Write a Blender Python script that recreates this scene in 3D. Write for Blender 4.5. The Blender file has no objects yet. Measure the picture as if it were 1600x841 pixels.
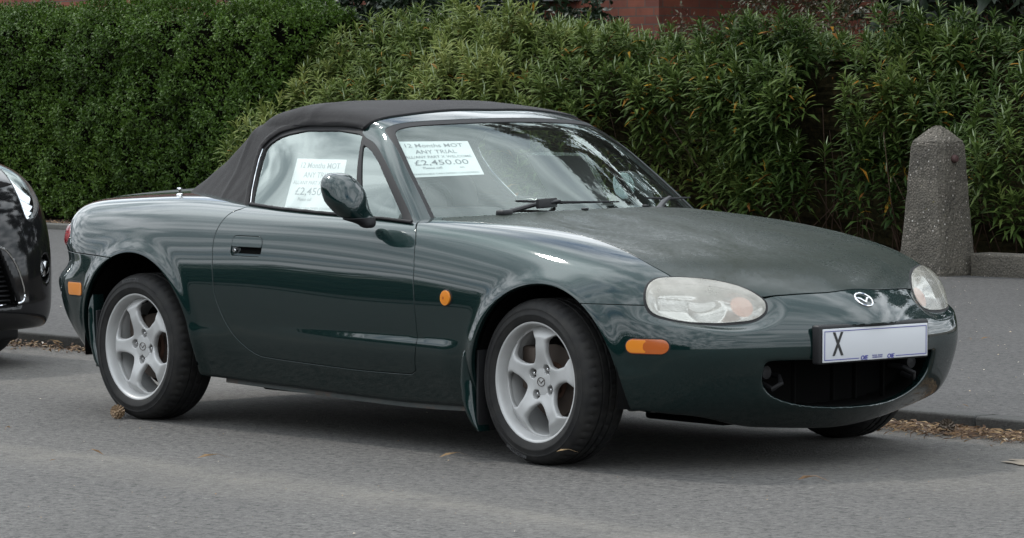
import bpy, bmesh, math, json
import numpy as np
from mathutils import Vector, Matrix
R_ = math.radians
sc = bpy.context.scene
# ------------------------------------------------------------------ camera, sky, sun, exposure
cam = bpy.data.cameras.new('camera'); co = bpy.data.objects.new('camera', cam); sc.collection.objects.link(co)
YAW, PITCH, ROLL = 0.8372, -0.0491, 0.0006
cd = Vector((-math.sin(YAW)*math.cos(PITCH), math.cos(YAW)*math.cos(PITCH), math.sin(PITCH)))
cr = cd.cross(Vector((0, 0, 1))).normalized(); cu = cr.cross(cd)
cr2 = math.cos(ROLL)*cr+math.sin(ROLL)*cu; cu2 = -math.sin(ROLL)*cr+math.cos(ROLL)*cu
m = Matrix((cr2, cu2, -cd)).transposed().to_4x4(); m.translation = Vector((8.7503, -8.7982, 1.2464)); co.matrix_world = m
cam.sensor_width = 36; cam.lens = 5507.07/1600*36; cam.clip_start = .1; cam.clip_end = 3000
sc.camera = co
w = bpy.data.worlds.new('World'); sc.world = w; w.use_nodes = True
SUN_EL, SUN_AZ = 52, 186          # azimuth from +x, counter-clockwise: over the road, towards the car's tail
nt = w.node_tree; nt.nodes.clear(); N = nt.nodes.new; Lk = nt.links.new
out = N('ShaderNodeOutputWorld'); bg = N('ShaderNodeBackground'); Lk(bg.outputs[0], out.inputs[0])
sky = N('ShaderNodeTexSky'); sky.sky_type = 'NISHITA'; sky.sun_disc = False; sky.sun_elevation = R_(SUN_EL); sky.sun_rotation = R_(90-SUN_AZ)
sky.dust_density = 1.0
tc = N('ShaderNodeTexCoord'); sep = N('ShaderNodeSeparateXYZ'); Lk(tc.outputs['Generated'], sep.inputs[0])
zz = N('ShaderNodeMath'); zz.operation = 'ADD'; zz.inputs[1].default_value = .16; 
zm = N('ShaderNodeMath'); zm.operation = 'MAXIMUM'; zm.inputs[1].default_value = 0; Lk(sep.outputs[2], zm.inputs[0]); Lk(zm.outputs[0], zz.inputs[0])
dv = N('ShaderNodeVectorMath'); dv.operation = 'DIVIDE'; cb = N('ShaderNodeCombineXYZ')
for i in range(3): Lk(zz.outputs[0], cb.inputs[i])
Lk(tc.outputs['Generated'], dv.inputs[0]); Lk(cb.outputs[0], dv.inputs[1])
n1 = N('ShaderNodeTexNoise'); n1.inputs['Scale'].default_value = 1.15; n1.inputs['Detail'].default_value = 6; n1.inputs['Roughness'].default_value = .58; n1.inputs['Distortion'].default_value = .35; Lk(dv.outputs[0], n1.inputs['Vector'])
r1 = N('ShaderNodeValToRGB'); r1.color_ramp.elements[0].position = .30; r1.color_ramp.elements[1].position = .44; Lk(n1.outputs[0], r1.inputs[0])
n2 = N('ShaderNodeTexNoise'); n2.inputs['Scale'].default_value = 3.4; n2.inputs['Detail'].default_value = 5; n2.inputs['Distortion'].default_value = .4; Lk(dv.outputs[0], n2.inputs['Vector'])
r2 = N('ShaderNodeValToRGB'); e = r2.color_ramp.elements; e[0].position = .38; e[0].color = (5.2, 5.9, 6.4, 1); e[1].position = .62; e[1].color = (14.5, 15.2, 15.9, 1); Lk(n2.outputs[0], r2.inputs[0])
mx = N('ShaderNodeMixRGB'); Lk(r1.outputs[0], mx.inputs[0]); Lk(sky.outputs[0], mx.inputs[1]); Lk(r2.outputs[0], mx.inputs[2])
zf = N('ShaderNodeMath'); zf.operation = 'MULTIPLY_ADD'; zf.inputs[1].default_value = .62; zf.inputs[2].default_value = .74; Lk(zm.outputs[0], zf.inputs[0])
vs = N('ShaderNodeVectorMath'); vs.operation = 'SCALE'; Lk(mx.outputs[0], vs.inputs[0]); Lk(zf.outputs[0], vs.inputs['Scale']); Lk(vs.outputs[0], bg.inputs[0]); bg.inputs[1].default_value = .102
sl = bpy.data.lights.new('sun', 'SUN'); sl.energy = 1.1; sl.angle = R_(3.2); sl.color = (1, .96, .9)
so = bpy.data.objects.new('sun', sl); sc.collection.objects.link(so)
sd = Vector((math.cos(R_(SUN_AZ))*math.cos(R_(SUN_EL)), math.sin(R_(SUN_AZ))*math.cos(R_(SUN_EL)), math.sin(R_(SUN_EL))))
so.rotation_euler = sd.to_track_quat('Z', 'Y').to_euler()
sc.view_settings.view_transform = 'Standard'; sc.view_settings.look = 'None'; sc.view_settings.gamma = 1; sc.view_settings.use_curve_mapping = False
sc.view_settings.exposure = 0.9
rng = np.random.default_rng(7)
# ------------------------------------------------------------------ object helpers
col = sc.collection
def tag(o, label=None, cat=None, group=None, kind=None):
    if label: o['label'] = label
    if cat: o['category'] = cat
    if group: o['group'] = group
    if kind: o['kind'] = kind
    return o
def empty(name, loc=(0, 0, 0), label=None, cat=None, group=None, rot=(0, 0, 0)):
    o = bpy.data.objects.new(name, None); col.objects.link(o); o.location = loc; o.rotation_euler = rot; o.empty_display_size = .2
    return tag(o, label, cat, group)
def mesh(name, V, F, mat, parent=None, nrm=None, smooth=True, loc=None, mi=None):
    me = bpy.data.meshes.new(name); V = np.asarray(V, float)
    if isinstance(F, np.ndarray):
        k = F.shape[1]; me.vertices.add(len(V)); me.vertices.foreach_set('co', V.ravel())
        me.loops.add(F.size); me.loops.foreach_set('vertex_index', F.ravel().astype(np.int32))
        me.polygons.add(len(F)); me.polygons.foreach_set('loop_start', np.arange(0, F.size, k, dtype=np.int32))
        me.update(calc_edges=True)
    else:
        me.from_pydata([tuple(v) for v in V], [], [tuple(f) for f in F]); me.update()
    mats = mat if isinstance(mat, (list, tuple)) else [mat]
    for q in mats: me.materials.append(q)
    if mi is not None: me.polygons.foreach_set('material_index', np.asarray(mi, np.int32))
    if smooth: me.polygons.foreach_set('use_smooth', np.ones(len(me.polygons), bool))
    me.validate()
    if nrm is not None and len(me.vertices) == len(nrm): me.normals_split_custom_set_from_vertices([tuple(n) for n in nrm])
    o = bpy.data.objects.new(name, me); col.objects.link(o); o.parent = parent
    if loc is not None: o.location = loc
    return o
class MB:
    """collects simple solids and links them as one mesh"""
    def __init__(s): s.V = []; s.F = []
    def add(s, V, F):
        b = len(s.V); s.V += [tuple(v) for v in V]; s.F += [tuple(i+b for i in f) for f in F]; return s
    def box(s, c, d, bev=0, rot=None):
        bm = bmesh.new(); bmesh.ops.create_cube(bm, size=1)
        for v in bm.verts: v.co = Vector((v.co.x*d[0], v.co.y*d[1], v.co.z*d[2]))
        if bev: bmesh.ops.bevel(bm, geom=bm.edges[:], offset=bev, segments=3, profile=.5, affect='EDGES')
        M = rot.to_matrix() if rot is not None else Matrix.Identity(3)
        s.add([tuple(M@v.co+Vector(c)) for v in bm.verts], [[v.index for v in f.verts] for f in bm.faces]); bm.free(); return s
    def tube(s, pts, r, n=10, flat=1.0):
        P = [Vector(p) for p in pts]; rr = r if hasattr(r, '__len__') else [r]*len(P); V = []; F = []
        for i, p in enumerate(P):
            t = (P[min(i+1, len(P)-1)]-P[max(i-1, 0)]).normalized(); a = t.cross(Vector((0, 0, 1)))
            a = a.normalized() if a.length > 1e-3 else Vector((1, 0, 0)); b = t.cross(a)
            for k in range(n):
                q = 2*math.pi*k/n; V.append(p+rr[i]*(math.cos(q)*a+math.sin(q)*b*flat))
        for i in range(len(P)-1):
            for k in range(n): F.append((i*n+k, i*n+(k+1) % n, (i+1)*n+(k+1) % n, (i+1)*n+k))
        F.append(tuple(range(n))[::-1]); F.append(tuple((len(P)-1)*n+k for k in range(n)))
        return s.add(V, F)
    def lathe(s, prof, n=64, axis='y', c=(0, 0, 0), closed=False, capped=False):
        V = []; F = []; m_ = len(prof)
        for k in range(n):
            q = 2*math.pi*k/n
            for r, a in prof:
                p = {'y': (r*math.cos(q), a, r*math.sin(q)), 'z': (r*math.cos(q), r*math.sin(q), a), 'x': (a, r*math.cos(q), r*math.sin(q))}[axis]
                V.append((p[0]+c[0], p[1]+c[1], p[2]+c[2]))
        for k in range(n):
            for i in range(m_-1+(1 if closed else 0)):
                j = (i+1) % m_; F.append((k*m_+i, k*m_+j, ((k+1) % n)*m_+j, ((k+1) % n)*m_+i))
        if capped:
            F.append(tuple(k*m_ for k in range(n))); F.append(tuple(k*m_+m_-1 for k in range(n))[::-1])
        return s.add(V, F)
    def build(s, name, mat, parent=None, smooth=True, loc=None, auto=35):
        o = mesh(name, s.V, s.F, mat, parent, smooth=smooth, loc=loc)
        bm = bmesh.new(); bm.from_mesh(o.data); bmesh.ops.recalc_face_normals(bm, faces=bm.faces[:]); bm.to_mesh(o.data); bm.free()
        if smooth and auto: sharp(o, auto)
        return o
def sharp(o, deg):
    me = o.data; bm = bmesh.new(); bm.from_mesh(me)
    for e_ in bm.edges: e_.smooth = not (len(e_.link_faces) == 2 and e_.calc_face_angle() > R_(deg))
    bm.to_mesh(me); bm.free()
def text(body, size, name, mat, parent=None, extrude=0, align='CENTER', offset=0, sx=1, shear=0, M=None, f=None):
    cu_ = bpy.data.curves.new(name, 'FONT'); cu_.body = body; cu_.size = size; cu_.extrude = extrude; cu_.align_x = align; cu_.align_y = 'CENTER'; cu_.offset = offset; cu_.shear = shear; cu_.resolution_u = 3
    t = bpy.data.objects.new(name, cu_); col.objects.link(t); bpy.context.view_layer.update()
    me = bpy.data.meshes.new_from_object(t.evaluated_get(bpy.context.evaluated_depsgraph_get()))
    bpy.data.objects.remove(t); bpy.data.curves.remove(cu_)
    n = len(me.vertices); V = np.empty(n*3); me.vertices.foreach_get('co', V); V = V.reshape(-1, 3); V[:, 0] *= sx
    if f is not None: V = f(V)
    if M is not None: V = V@np.array(M.to_3x3()).T+np.array(M.translation)
    me.vertices.foreach_set('co', V.ravel()); me.update(); me.materials.clear(); me.materials.append(mat)
    for p in me.polygons: p.material_index = 0
    o = bpy.data.objects.new(name, me); col.objects.link(o); o.parent = parent
    return o
def join(objs, name):
    bm = bmesh.new(); mats = []
    for o in objs: bm.from_mesh(o.data)
    me = bpy.data.meshes.new(name); bm.to_mesh(me); bm.free(); me.materials.append(objs[0].data.materials[0]); par = objs[0].parent
    for o in objs: bpy.data.objects.remove(o)
    r = bpy.data.objects.new(name, me); col.objects.link(r); r.parent = par; return r
def dup(o, parent=None):
    c = o.copy(); col.objects.link(c); c.parent = parent
    for ch in list(o.children): dup(ch, c)
    return c
# ------------------------------------------------------------------ materials
def mat(name, colr, rough=.5, metal=0, coat=0, spec=.5, **k):
    m = bpy.data.materials.new(name); m.use_nodes = True; b = m.node_tree.nodes['Principled BSDF']
    b.inputs['Base Color'].default_value = (*colr, 1); b.inputs['Roughness'].default_value = rough; b.inputs['Metallic'].default_value = metal
    b.inputs['Coat Weight'].default_value = coat; b.inputs['Coat Roughness'].default_value = k.get('cr', .03); b.inputs['Specular IOR Level'].default_value = spec
    if 'trans' in k: b.inputs['Transmission Weight'].default_value = k['trans']
    if 'ior' in k: b.inputs['IOR'].default_value = k['ior']
    return m
class NT:
    def __init__(s, m): s.t = m.node_tree; s.b = s.t.nodes.get('Principled BSDF'); s.o = s.t.nodes['Material Output']
    def n(s, ty, **k):
        q = s.t.nodes.new('ShaderNode'+ty)
        for a, v in k.items():
            if a in q.inputs: q.inputs[a].default_value = v
            elif a.replace('_', ' ') in q.inputs: q.inputs[a.replace('_', ' ')].default_value = v
            else: setattr(q, a, v)
        return q
    def l(s, a, b): s.t.links.new(a, b)
    def coord(s, kind='Object', scale=None):
        c = s.n('TexCoord').outputs[kind]
        if scale is not None:
            mp = s.n('Mapping'); mp.inputs['Scale'].default_value = scale; s.l(c, mp.inputs[0]); c = mp.outputs[0]
        return c
    def noise(s, sc_, det=4, ro=.6, co=None, dist=0):
        q = s.n('TexNoise'); q.inputs['Scale'].default_value = sc_; q.inputs['Detail'].default_value = det; q.inputs['Roughness'].default_value = ro; q.inputs['Distortion'].default_value = dist
        s.l(co if co is not None else s.coord(), q.inputs['Vector']); return q.outputs[0]
    def ramp(s, fac, stops, interp='LINEAR'):
        q = s.n('ValToRGB'); q.color_ramp.interpolation = interp; e = q.color_ramp.elements
        while len(e) < len(stops): e.new(.5)
        for i, (p, c) in enumerate(stops):
            e[i].position = p; e[i].color = (*c, 1) if hasattr(c, '__len__') else (c, c, c, 1)
        s.l(fac, q.inputs[0]); return q.outputs[0]
    def mix(s, f, a, b, bt='MIX'):
        q = s.n('MixRGB', blend_type=bt)
        for i, v in enumerate((f, a, b)):
            if hasattr(v, 'links') or hasattr(v, 'is_linked'): s.l(v, q.inputs[i])
            elif hasattr(v, '__len__'): q.inputs[i].default_value = (*v, 1)
            else: q.inputs[i].default_value = v if i == 0 else (v, v, v, 1)
        return q.outputs[0]
    def math(s, op, a, b=0):
        q = s.n('Math', operation=op)
        for i, v in enumerate((a, b)):
            if hasattr(v, 'is_linked'): s.l(v, q.inputs[i])
            else: q.inputs[i].default_value = v
        return q.outputs[0]
    def bump(s, h, st, d=.01, prev=None):
        q = s.n('Bump'); q.inputs['Strength'].default_value = st; q.inputs['Distance'].default_value = d; s.l(h, q.inputs['Height'])
        if prev is not None: s.l(prev, q.inputs['Normal'])
        return q.outputs[0]
def leafmat(name, stops, rough=.45, trans=.25):
    m = mat(name, (.05, .1, .03), rough); t = NT(m)
    a = t.n('Attribute', attribute_name='tint'); c = t.ramp(a.outputs['Fac'], stops); t.l(c, t.b.inputs['Base Color'])
    tr = t.n('BsdfTranslucent'); t.l(c, tr.inputs[0]); mxs = t.n('MixShader'); mxs.inputs[0].default_value = trans
    t.l(t.b.outputs[0], mxs.inputs[1]); t.l(tr.outputs[0], mxs.inputs[2]); t.l(mxs.outputs[0], t.o.inputs[0]); return m
GREEN = (.0042, .0155, .0150)
def paintmat(name, dust=0.0, base=GREEN):
    m = mat(name, base, .45, .5, 1.0, .0, cr=.032); m.node_tree.nodes['Principled BSDF'].inputs['Coat IOR'].default_value = 1.55; t = NT(m)
    fl = t.n('TexVoronoi'); fl.inputs['Scale'].default_value = 1400; t.l(t.coord(), fl.inputs[0])
    sp = t.ramp(fl.outputs['Color'], [(.80, 0.), (1., 1.)]); c = t.mix(t.math('MULTIPLY', sp, .5), base, (.012, .032, .030))
    lw = t.n('LayerWeight'); lw.inputs[0].default_value = .35
    # fine road film: denser low on the body and in streaks on the top
    n = t.noise(2.6, 6, .7, t.coord('Object', (.8, 1.3, 3)), .8); n2 = t.noise(70, 4, .75)
    geo = t.n('NewGeometry'); sx = t.n('SeparateXYZ'); t.l(geo.outputs['Normal'], sx.inputs[0])
    up = t.ramp(sx.outputs[2], [(.35, 0.), (.95, 1.)])
    d = t.math('MULTIPLY', t.ramp(n, [(.3, .45), (.75, 1.)]), t.ramp(n2, [(.3, .7), (.7, 1.)]))
    if dust > 0:
        st = t.noise(7, 5, .7, t.coord('Object', (1.2, 3.5, 1)), 1.2)
        d2 = t.math('MULTIPLY', t.math('MULTIPLY', d, up), dust)
        d2 = t.math('ADD', d2, t.math('MULTIPLY', t.ramp(st, [(.60, 0.), (.74, .10)]), up))
        spk = t.n('TexVoronoi'); spk.inputs['Scale'].default_value = 42; t.l(t.coord(), spk.inputs[0])
        d2 = t.math('ADD', d2, t.ramp(spk.outputs['Distance'], [(.035, .5), (.06, 0.)]))
    else:
        d2 = t.math('MULTIPLY', d, .006)
    c = t.mix(d2, c, (.070, .058, .036)); t.l(c, t.b.inputs['Base Color'])
    if dust > 0:
        t.l(t.math('SUBTRACT', 1.0, t.math('MULTIPLY', t.math('MULTIPLY', d, up), dust*2.9)), t.b.inputs['Coat Weight'])
        t.l(t.math('ADD', .05, t.math('MULTIPLY', t.math('MULTIPLY', d, up), .42)), t.b.inputs['Coat Roughness'])
        t.l(t.math('ADD', .36, t.math('MULTIPLY', up, .35)), t.b.inputs['Roughness'])
    return m
M = {}
M['paint'] = paintmat('dark green metallic paint'); M['dusty'] = paintmat('dusty dark green paint', .36)
M['rubber'] = mat('black rubber', (.012, .012, .013), .62, spec=.25); M['trim'] = mat('black plastic trim', (.014, .014, .015), .5, spec=.25); M['dark'] = mat('dark underside', (.004, .004, .004), .9, spec=.05)
M['interior'] = mat('dark grey interior', (.028, .027, .027), .75)
M['chrome'] = mat('bright chrome', (.75, .75, .76), .08, 1)
M['steel'] = mat('brake disc steel', (.075, .058, .048), .55, .6); M['rust'] = mat('rusty brake backing', (.05, .022, .012), .9)
def wheelmat():
    m = mat('silver wheel lacquer', (.33, .33, .325), .5, .2, .2, cr=.25); t = NT(m)
    n = t.noise(9, 5, .6); c = t.ramp(n, [(.3, (.36, .36, .355)), (.7, (.44, .44, .435))]); t.l(c, t.b.inputs['Base Color']); return m
M['alloy'] = wheelmat()
def tyremat():
    m = mat('tyre rubber', (.018, .018, .019), .7, spec=.2); t = NT(m)
    n = t.noise(14, 6, .7); c = t.ramp(n, [(.3, (.010, .010, .011)), (.75, (.027, .026, .024))]); t.l(c, t.b.inputs['Base Color'])
    t.l(t.bump(t.noise(420, 3), .25, .001), t.b.inputs['Normal']); return m
M['tyre'] = tyremat(); M['tyretext'] = mat('tyre lettering', (.07, .07, .072), .5)
def fabric():
    m = mat('black canvas', (.015, .0145, .0155), .88, spec=.25); t = NT(m)
    n = t.noise(5, 6, .65); c = t.ramp(n, [(.25, (.0085, .0080, .0088)), (.8, (.0155, .0145, .0152))])
    sp = t.n('TexVoronoi'); sp.inputs['Scale'].default_value = 34; t.l(t.coord(), sp.inputs[0])
    c = t.mix(t.ramp(sp.outputs['Distance'], [(.03, .6), (.05, 0.)]), c, (.12, .12, .12)); t.l(c, t.b.inputs['Base Color'])
    h = t.math('ADD', t.noise(700, 2), t.math('MULTIPLY', t.noise(6, 4), 6)); t.l(t.bump(h, .35, .004), t.b.inputs['Normal'])
    t.b.inputs['Sheen Weight'].default_value = .06; t.b.inputs['Sheen Roughness'].default_value = .4; return m
M['fabric'] = fabric()
def glass(name, tint=(.62, .68, .66), film=.03, ior=1.62):
    m = mat(name, (1, 1, 1)); t = NT(m); f0 = ((ior-1)/(ior+1))**2; ge = t.n('NewGeometry'); dt = t.n('VectorMath', operation='DOT_PRODUCT'); t.l(ge.outputs['Normal'], dt.inputs[0]); t.l(ge.outputs['Incoming'], dt.inputs[1])
    sch = t.math('POWER', t.math('SUBTRACT', 1.0, t.math('ABSOLUTE', dt.outputs['Value'])), 5.0); frv = t.math('ADD', t.math('MULTIPLY', sch, 1-f0), f0)
    g = t.n('BsdfGlossy'); g.inputs['Roughness'].default_value = .012; g.inputs[0].default_value = (.88, .99, .95, 1); tr = t.n('BsdfTransparent'); tr.inputs[0].default_value = (*tint, 1)
    mx_ = t.n('MixShader'); t.l(frv, mx_.inputs[0]); t.l(tr.outputs[0], mx_.inputs[1]); t.l(g.outputs[0], mx_.inputs[2])
    df = t.n('BsdfDiffuse'); df.inputs[0].default_value = (.30, .29, .26, 1); n = t.noise(4, 6, .7, t.coord('Object', (1, 1, 1.6)), .6)
    m2 = t.n('MixShader'); t.l(t.math('MULTIPLY', t.ramp(n, [(.3, .5), (.75, 1.4)]), film), m2.inputs[0]); t.l(mx_.outputs[0], m2.inputs[1]); t.l(df.outputs[0], m2.inputs[2]); t.l(m2.outputs[0], t.o.inputs[0])
    return m
M['glass'] = glass('side window glass', (.86, .89, .88), film=.03, ior=2.7); M['screen'] = glass('windscreen glass', (.84, .90, .88), .02, 1.85)
def lensmat():
    m = mat('hazed headlamp plastic', (.50, .48, .42), .3, 0, 1, cr=.06); t = NT(m); tr = t.n('BsdfTransparent'); tr.inputs[0].default_value = (.95, .95, .92, 1)
    n = t.noise(16, 5, .6); mx_ = t.n('MixShader'); t.l(t.ramp(n, [(.3, .62), (.7, .46)]), mx_.inputs[0]); t.l(t.b.outputs[0], mx_.inputs[1]); t.l(tr.outputs[0], mx_.inputs[2]); t.l(mx_.outputs[0], t.o.inputs[0]); return m
M['lens'] = lensmat()
M['reflector'] = mat('headlamp reflector', (.72, .73, .74), .22, .9)
M['pinklens'] = mat('faded orange bulb cover', (.55, .27, .20), .35, 0, .5)
M['amber'] = mat('amber lens', (.60, .19, .010), .28, 0, 1); M['darkamber'] = mat('dark amber lens', (.36, .075, .006), .3, 0, 1)
M['red'] = mat('red lamp lens', (.35, .008, .012), .2, 0, 1)
M['mirrorglass'] = mat('mirror glass', (.8, .9, .9), .03, 1)
M['white'] = mat('number plate white', (.46, .47, .49), .4); M['blue'] = mat('plate border blue', (.03, .03, .22), .4); M['blacktxt'] = mat('black lettering', (.01, .01, .01), .5)
def paper():
    m = mat('white printed paper', (.80, .80, .79), .8); t = NT(m); n = t.noise(6, 4); t.l(t.ramp(n, [(.3, (.47, .475, .475)), (.7, (.52, .525, .52))]), t.b.inputs['Base Color']); return m
M['paper'] = paper(); M['greytxt'] = mat('faded grey print', (.09, .09, .10), .8); M['paledge'] = mat('pale blue tape', (.35, .62, .62), .5)
# ------------------------------------------------------------------ implicit surfaces: mesher and panel cutter
def fgrad(f, P, e=.0008):
    w_ = [f(P[:, 0]+(e if i == 0 else 0), P[:, 1]+(e if i == 1 else 0), P[:, 2]+(e if i == 2 else 0))-f(P[:, 0]-(e if i == 0 else 0), P[:, 1]-(e if i == 1 else 0), P[:, 2]-(e if i == 2 else 0)) for i in range(3)]
    return np.stack(w_, 1)/(2*e)
def snets(f, lo, hi, h, grid=None, newton=4):
    ax = [np.arange(lo[i], hi[i]+h[i]*.5, h[i]) for i in range(3)]
    if grid is not None: F = grid(*ax)
    else:
        X, Y, Z = np.meshgrid(*ax, indexing='ij'); F = f(X.ravel(), Y.ravel(), Z.ravel()).reshape(X.shape)
    B = F < 0; n = F.shape
    c = np.zeros((n[0]-1, n[1]-1, n[2]-1), np.int8)
    off = [(i, j, k) for i in (0, 1) for j in (0, 1) for k in (0, 1)]
    for o in off: c += B[o[0]:n[0]-1+o[0], o[1]:n[1]-1+o[1], o[2]:n[2]-1+o[2]]
    idx = np.argwhere((c > 0) & (c < 8)); vid = -np.ones(c.shape, np.int64); vid[tuple(idx.T)] = np.arange(len(idx))
    val = np.stack([F[idx[:, 0]+o[0], idx[:, 1]+o[1], idx[:, 2]+o[2]] for o in off], 1)
    S_ = np.zeros((len(idx), 3)); C_ = np.zeros(len(idx))
    for a in range(8):
        for b in range(a+1, 8):
            d = np.array(off[b])-np.array(off[a])
            if np.abs(d).sum() != 1: continue
            va, vb = val[:, a], val[:, b]; mk = (va < 0) != (vb < 0); t = np.where(mk, va/np.where(mk, va-vb, 1), 0)
            S_ += mk[:, None]*(np.array(off[a])+t[:, None]*d); C_ += mk
    hh = np.array(h, float); P = np.array(lo)+(idx+S_/C_[:, None])*hh
    quads = []
    for a in range(3):
        b, c2 = (a+1) % 3, (a+2) % 3
        s0 = [slice(None)]*3; s1 = [slice(None)]*3; s0[a] = slice(0, -1); s1[a] = slice(1, None)
        ch = B[tuple(s0)] != B[tuple(s1)]; E_ = np.argwhere(ch)
        E_ = E_[(E_[:, b] > 0) & (E_[:, c2] > 0) & (E_[:, b] < n[b]-1) & (E_[:, c2] < n[c2]-1)]
        ins = B[tuple(E_.T)]
        def cell(db, dc):
            q = E_.copy(); q[:, b] -= db; q[:, c2] -= dc; return vid[tuple(q.T)]
        q = np.stack([cell(1, 1), cell(0, 1), cell(0, 0), cell(1, 0)], 1); q[~ins] = q[~ins][:, ::-1]; quads.append(q)
    Q = np.concatenate(quads)
    for _ in range(newton):
        v = f(P[:, 0], P[:, 1], P[:, 2]); g = fgrad(f, P); st = (v/np.maximum((g**2).sum(1), .05))[:, None]*g
        ln = np.linalg.norm(st, axis=1, keepdims=True); P = P-st*np.minimum(1, .5*hh.min()/np.maximum(ln, 1e-9))
    g = fgrad(f, P, .0015); Nn = g/np.maximum(np.linalg.norm(g, axis=1, keepdims=True), 1e-9)
    T = np.concatenate([Q[:, [0, 1, 2]], Q[:, [0, 2, 3]]])
    return P, Nn, T
def compact(P, Nn, T):
    u, inv = np.unique(T, return_inverse=True); return P[u], Nn[u], inv.reshape(T.shape)
def clip(mesh_, s):
    """keep the part of a triangle mesh where s > 0"""
    P, Nn, T = mesh_; s = np.where(np.abs(s) < 2e-5, 2e-5, s); k = s[T] > 0; c = k.sum(1)
    full = T[c == 3]; one = T[c == 1]; two = T[c == 2]; k1 = k[c == 1]; k2 = k[c == 2]
    r = k1.argmax(1); A = np.stack([one[np.arange(len(one)), (r+i) % 3] for i in range(3)], 1) if len(one) else np.zeros((0, 3), int)
    r = (~k2).argmax(1); Bq = np.stack([two[np.arange(len(two)), (r+i) % 3] for i in range(3)], 1) if len(two) else np.zeros((0, 3), int)
    ed = np.concatenate([A[:, [0, 1]], A[:, [0, 2]], Bq[:, [1, 0]], Bq[:, [2, 0]]])
    if not len(ed): return compact(P, Nn, full) if len(full) else (P[:0], Nn[:0], full)
    es = np.sort(ed, 1); u, inv = np.unique(es, axis=0, return_inverse=True); inv = inv.ravel()
    a, b = u[:, 0], u[:, 1]; t = (s[a]/(s[a]-s[b]))[:, None]; Pn = P[a]*(1-t)+P[b]*t; Nw = Nn[a]*(1-t)+Nn[b]*t; Nw /= np.linalg.norm(Nw, axis=1, keepdims=True)
    base = len(P); e_ = inv+base; na, nb = len(A), len(Bq)
    t1 = np.stack([A[:, 0], e_[:na], e_[na:2*na]], 1)
    p, q = e_[2*na:2*na+nb], e_[2*na+nb:]
    t2 = np.stack([p, Bq[:, 1], Bq[:, 2]], 1); t3 = np.stack([p, Bq[:, 2], q], 1)
    return compact(np.concatenate([P, Pn]), np.concatenate([Nn, Nw]), np.concatenate([full, t1, t2, t3]))
def polysd(Q, poly):
    """signed distance (positive inside) of 2D points to a polygon"""
    a = np.asarray(poly, float); b = np.roll(a, -1, 0); d2 = np.full(len(Q), 1e9); ins = np.zeros(len(Q), bool)
    for p, q in zip(a, b):
        e_ = q-p; w_ = Q-p; t = np.clip((w_@e_)/max(e_@e_, 1e-12), 0, 1); d2 = np.minimum(d2, ((w_-t[:, None]*e_)**2).sum(1))
        cr_ = (p[1] > Q[:, 1]) != (q[1] > Q[:, 1]); xs = p[0]+(Q[:, 1]-p[1])*(q[0]-p[0])/(q[1]-p[1] if q[1] != p[1] else 1e-9); ins ^= cr_ & (Q[:, 0] < xs)
    return np.where(ins, 1, -1)*np.sqrt(d2)
def cat(P, closed=True, n=6):
    P = np.asarray(P, float); m_ = len(P); out_ = []
    for i in range(m_ if closed else m_-1):
        g = (lambda k: P[k % m_]) if closed else (lambda k: P[min(max(k, 0), m_-1)])
        p0, p1, p2, p3 = g(i-1), g(i), g(i+1), g(i+2)
        for t in np.linspace(0, 1, n, endpoint=False): out_.append(.5*((2*p1)+(-p0+p2)*t+(2*p0-5*p1+4*p2-p3)*t*t+(-p0+3*p1-3*p2+p3)*t**3))
    if not closed: out_.append(P[-1])
    return np.array(out_)
def smoothmesh(m_, it=1):
    return m_
def flange(m_, depth=.014, lip=.0018):
    """turn every open edge of a panel into a rounded, folded-in edge"""
    P, Nn, T = m_; E_ = np.concatenate([T[:, [0, 1]], T[:, [1, 2]], T[:, [2, 0]]]); key = np.sort(E_, 1); u, inv, cnt = np.unique(key, axis=0, return_inverse=True, return_counts=True)
    bd = E_[cnt[inv.ravel()] == 1]
    if not len(bd): return P, Nn, T
    vs = np.unique(bd); mp = -np.ones(len(P), int); mp[vs] = np.arange(len(vs))
    d = P[bd[:, 1]]-P[bd[:, 0]]; ln = np.linalg.norm(d, axis=1, keepdims=True); tn = np.cross(d, (Nn[bd[:, 0]]+Nn[bd[:, 1]])/2); 
    O = np.zeros((len(vs), 3)); np.add.at(O, mp[bd[:, 0]], tn); np.add.at(O, mp[bd[:, 1]], tn)
    O /= np.maximum(np.linalg.norm(O, axis=1, keepdims=True), 1e-9); n0 = Nn[vs]
    r1 = P[vs]+O*lip*.7-n0*lip*.3; r2 = P[vs]+O*lip-n0*lip; r3 = r2-n0*depth; b = len(P); k = len(vs)
    nn = np.concatenate([Nn, (O+n0)/np.linalg.norm(O+n0, axis=1, keepdims=True), O, O])
    i, j = mp[bd[:, 0]], mp[bd[:, 1]]; rings = [(bd[:, 0], bd[:, 1]), (b+i, b+j), (b+k+i, b+k+j), (b+2*k+i, b+2*k+j)]; Tn = [T]
    for (a0, a1), (c0, c1) in zip(rings[:-1], rings[1:]): Tn += [np.stack([a1, a0, c0], 1), np.stack([a1, c0, c1], 1)]
    return np.concatenate([P, r1, r2, r3]), nn, np.concatenate(Tn)
def link(name, m_, mt, parent, fl=.014, lip=.0018, origin=None):
    P, Nn, T = flange(m_, fl, lip) if fl else m_
    return mesh(name, P, T, mt, parent, nrm=Nn)
def half(m_, sgn): return clip(m_, m_[0][:, 1]*sgn)
# ------------------------------------------------------------------ the car's surfaces (half widths, heights and profiles in metres)

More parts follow.
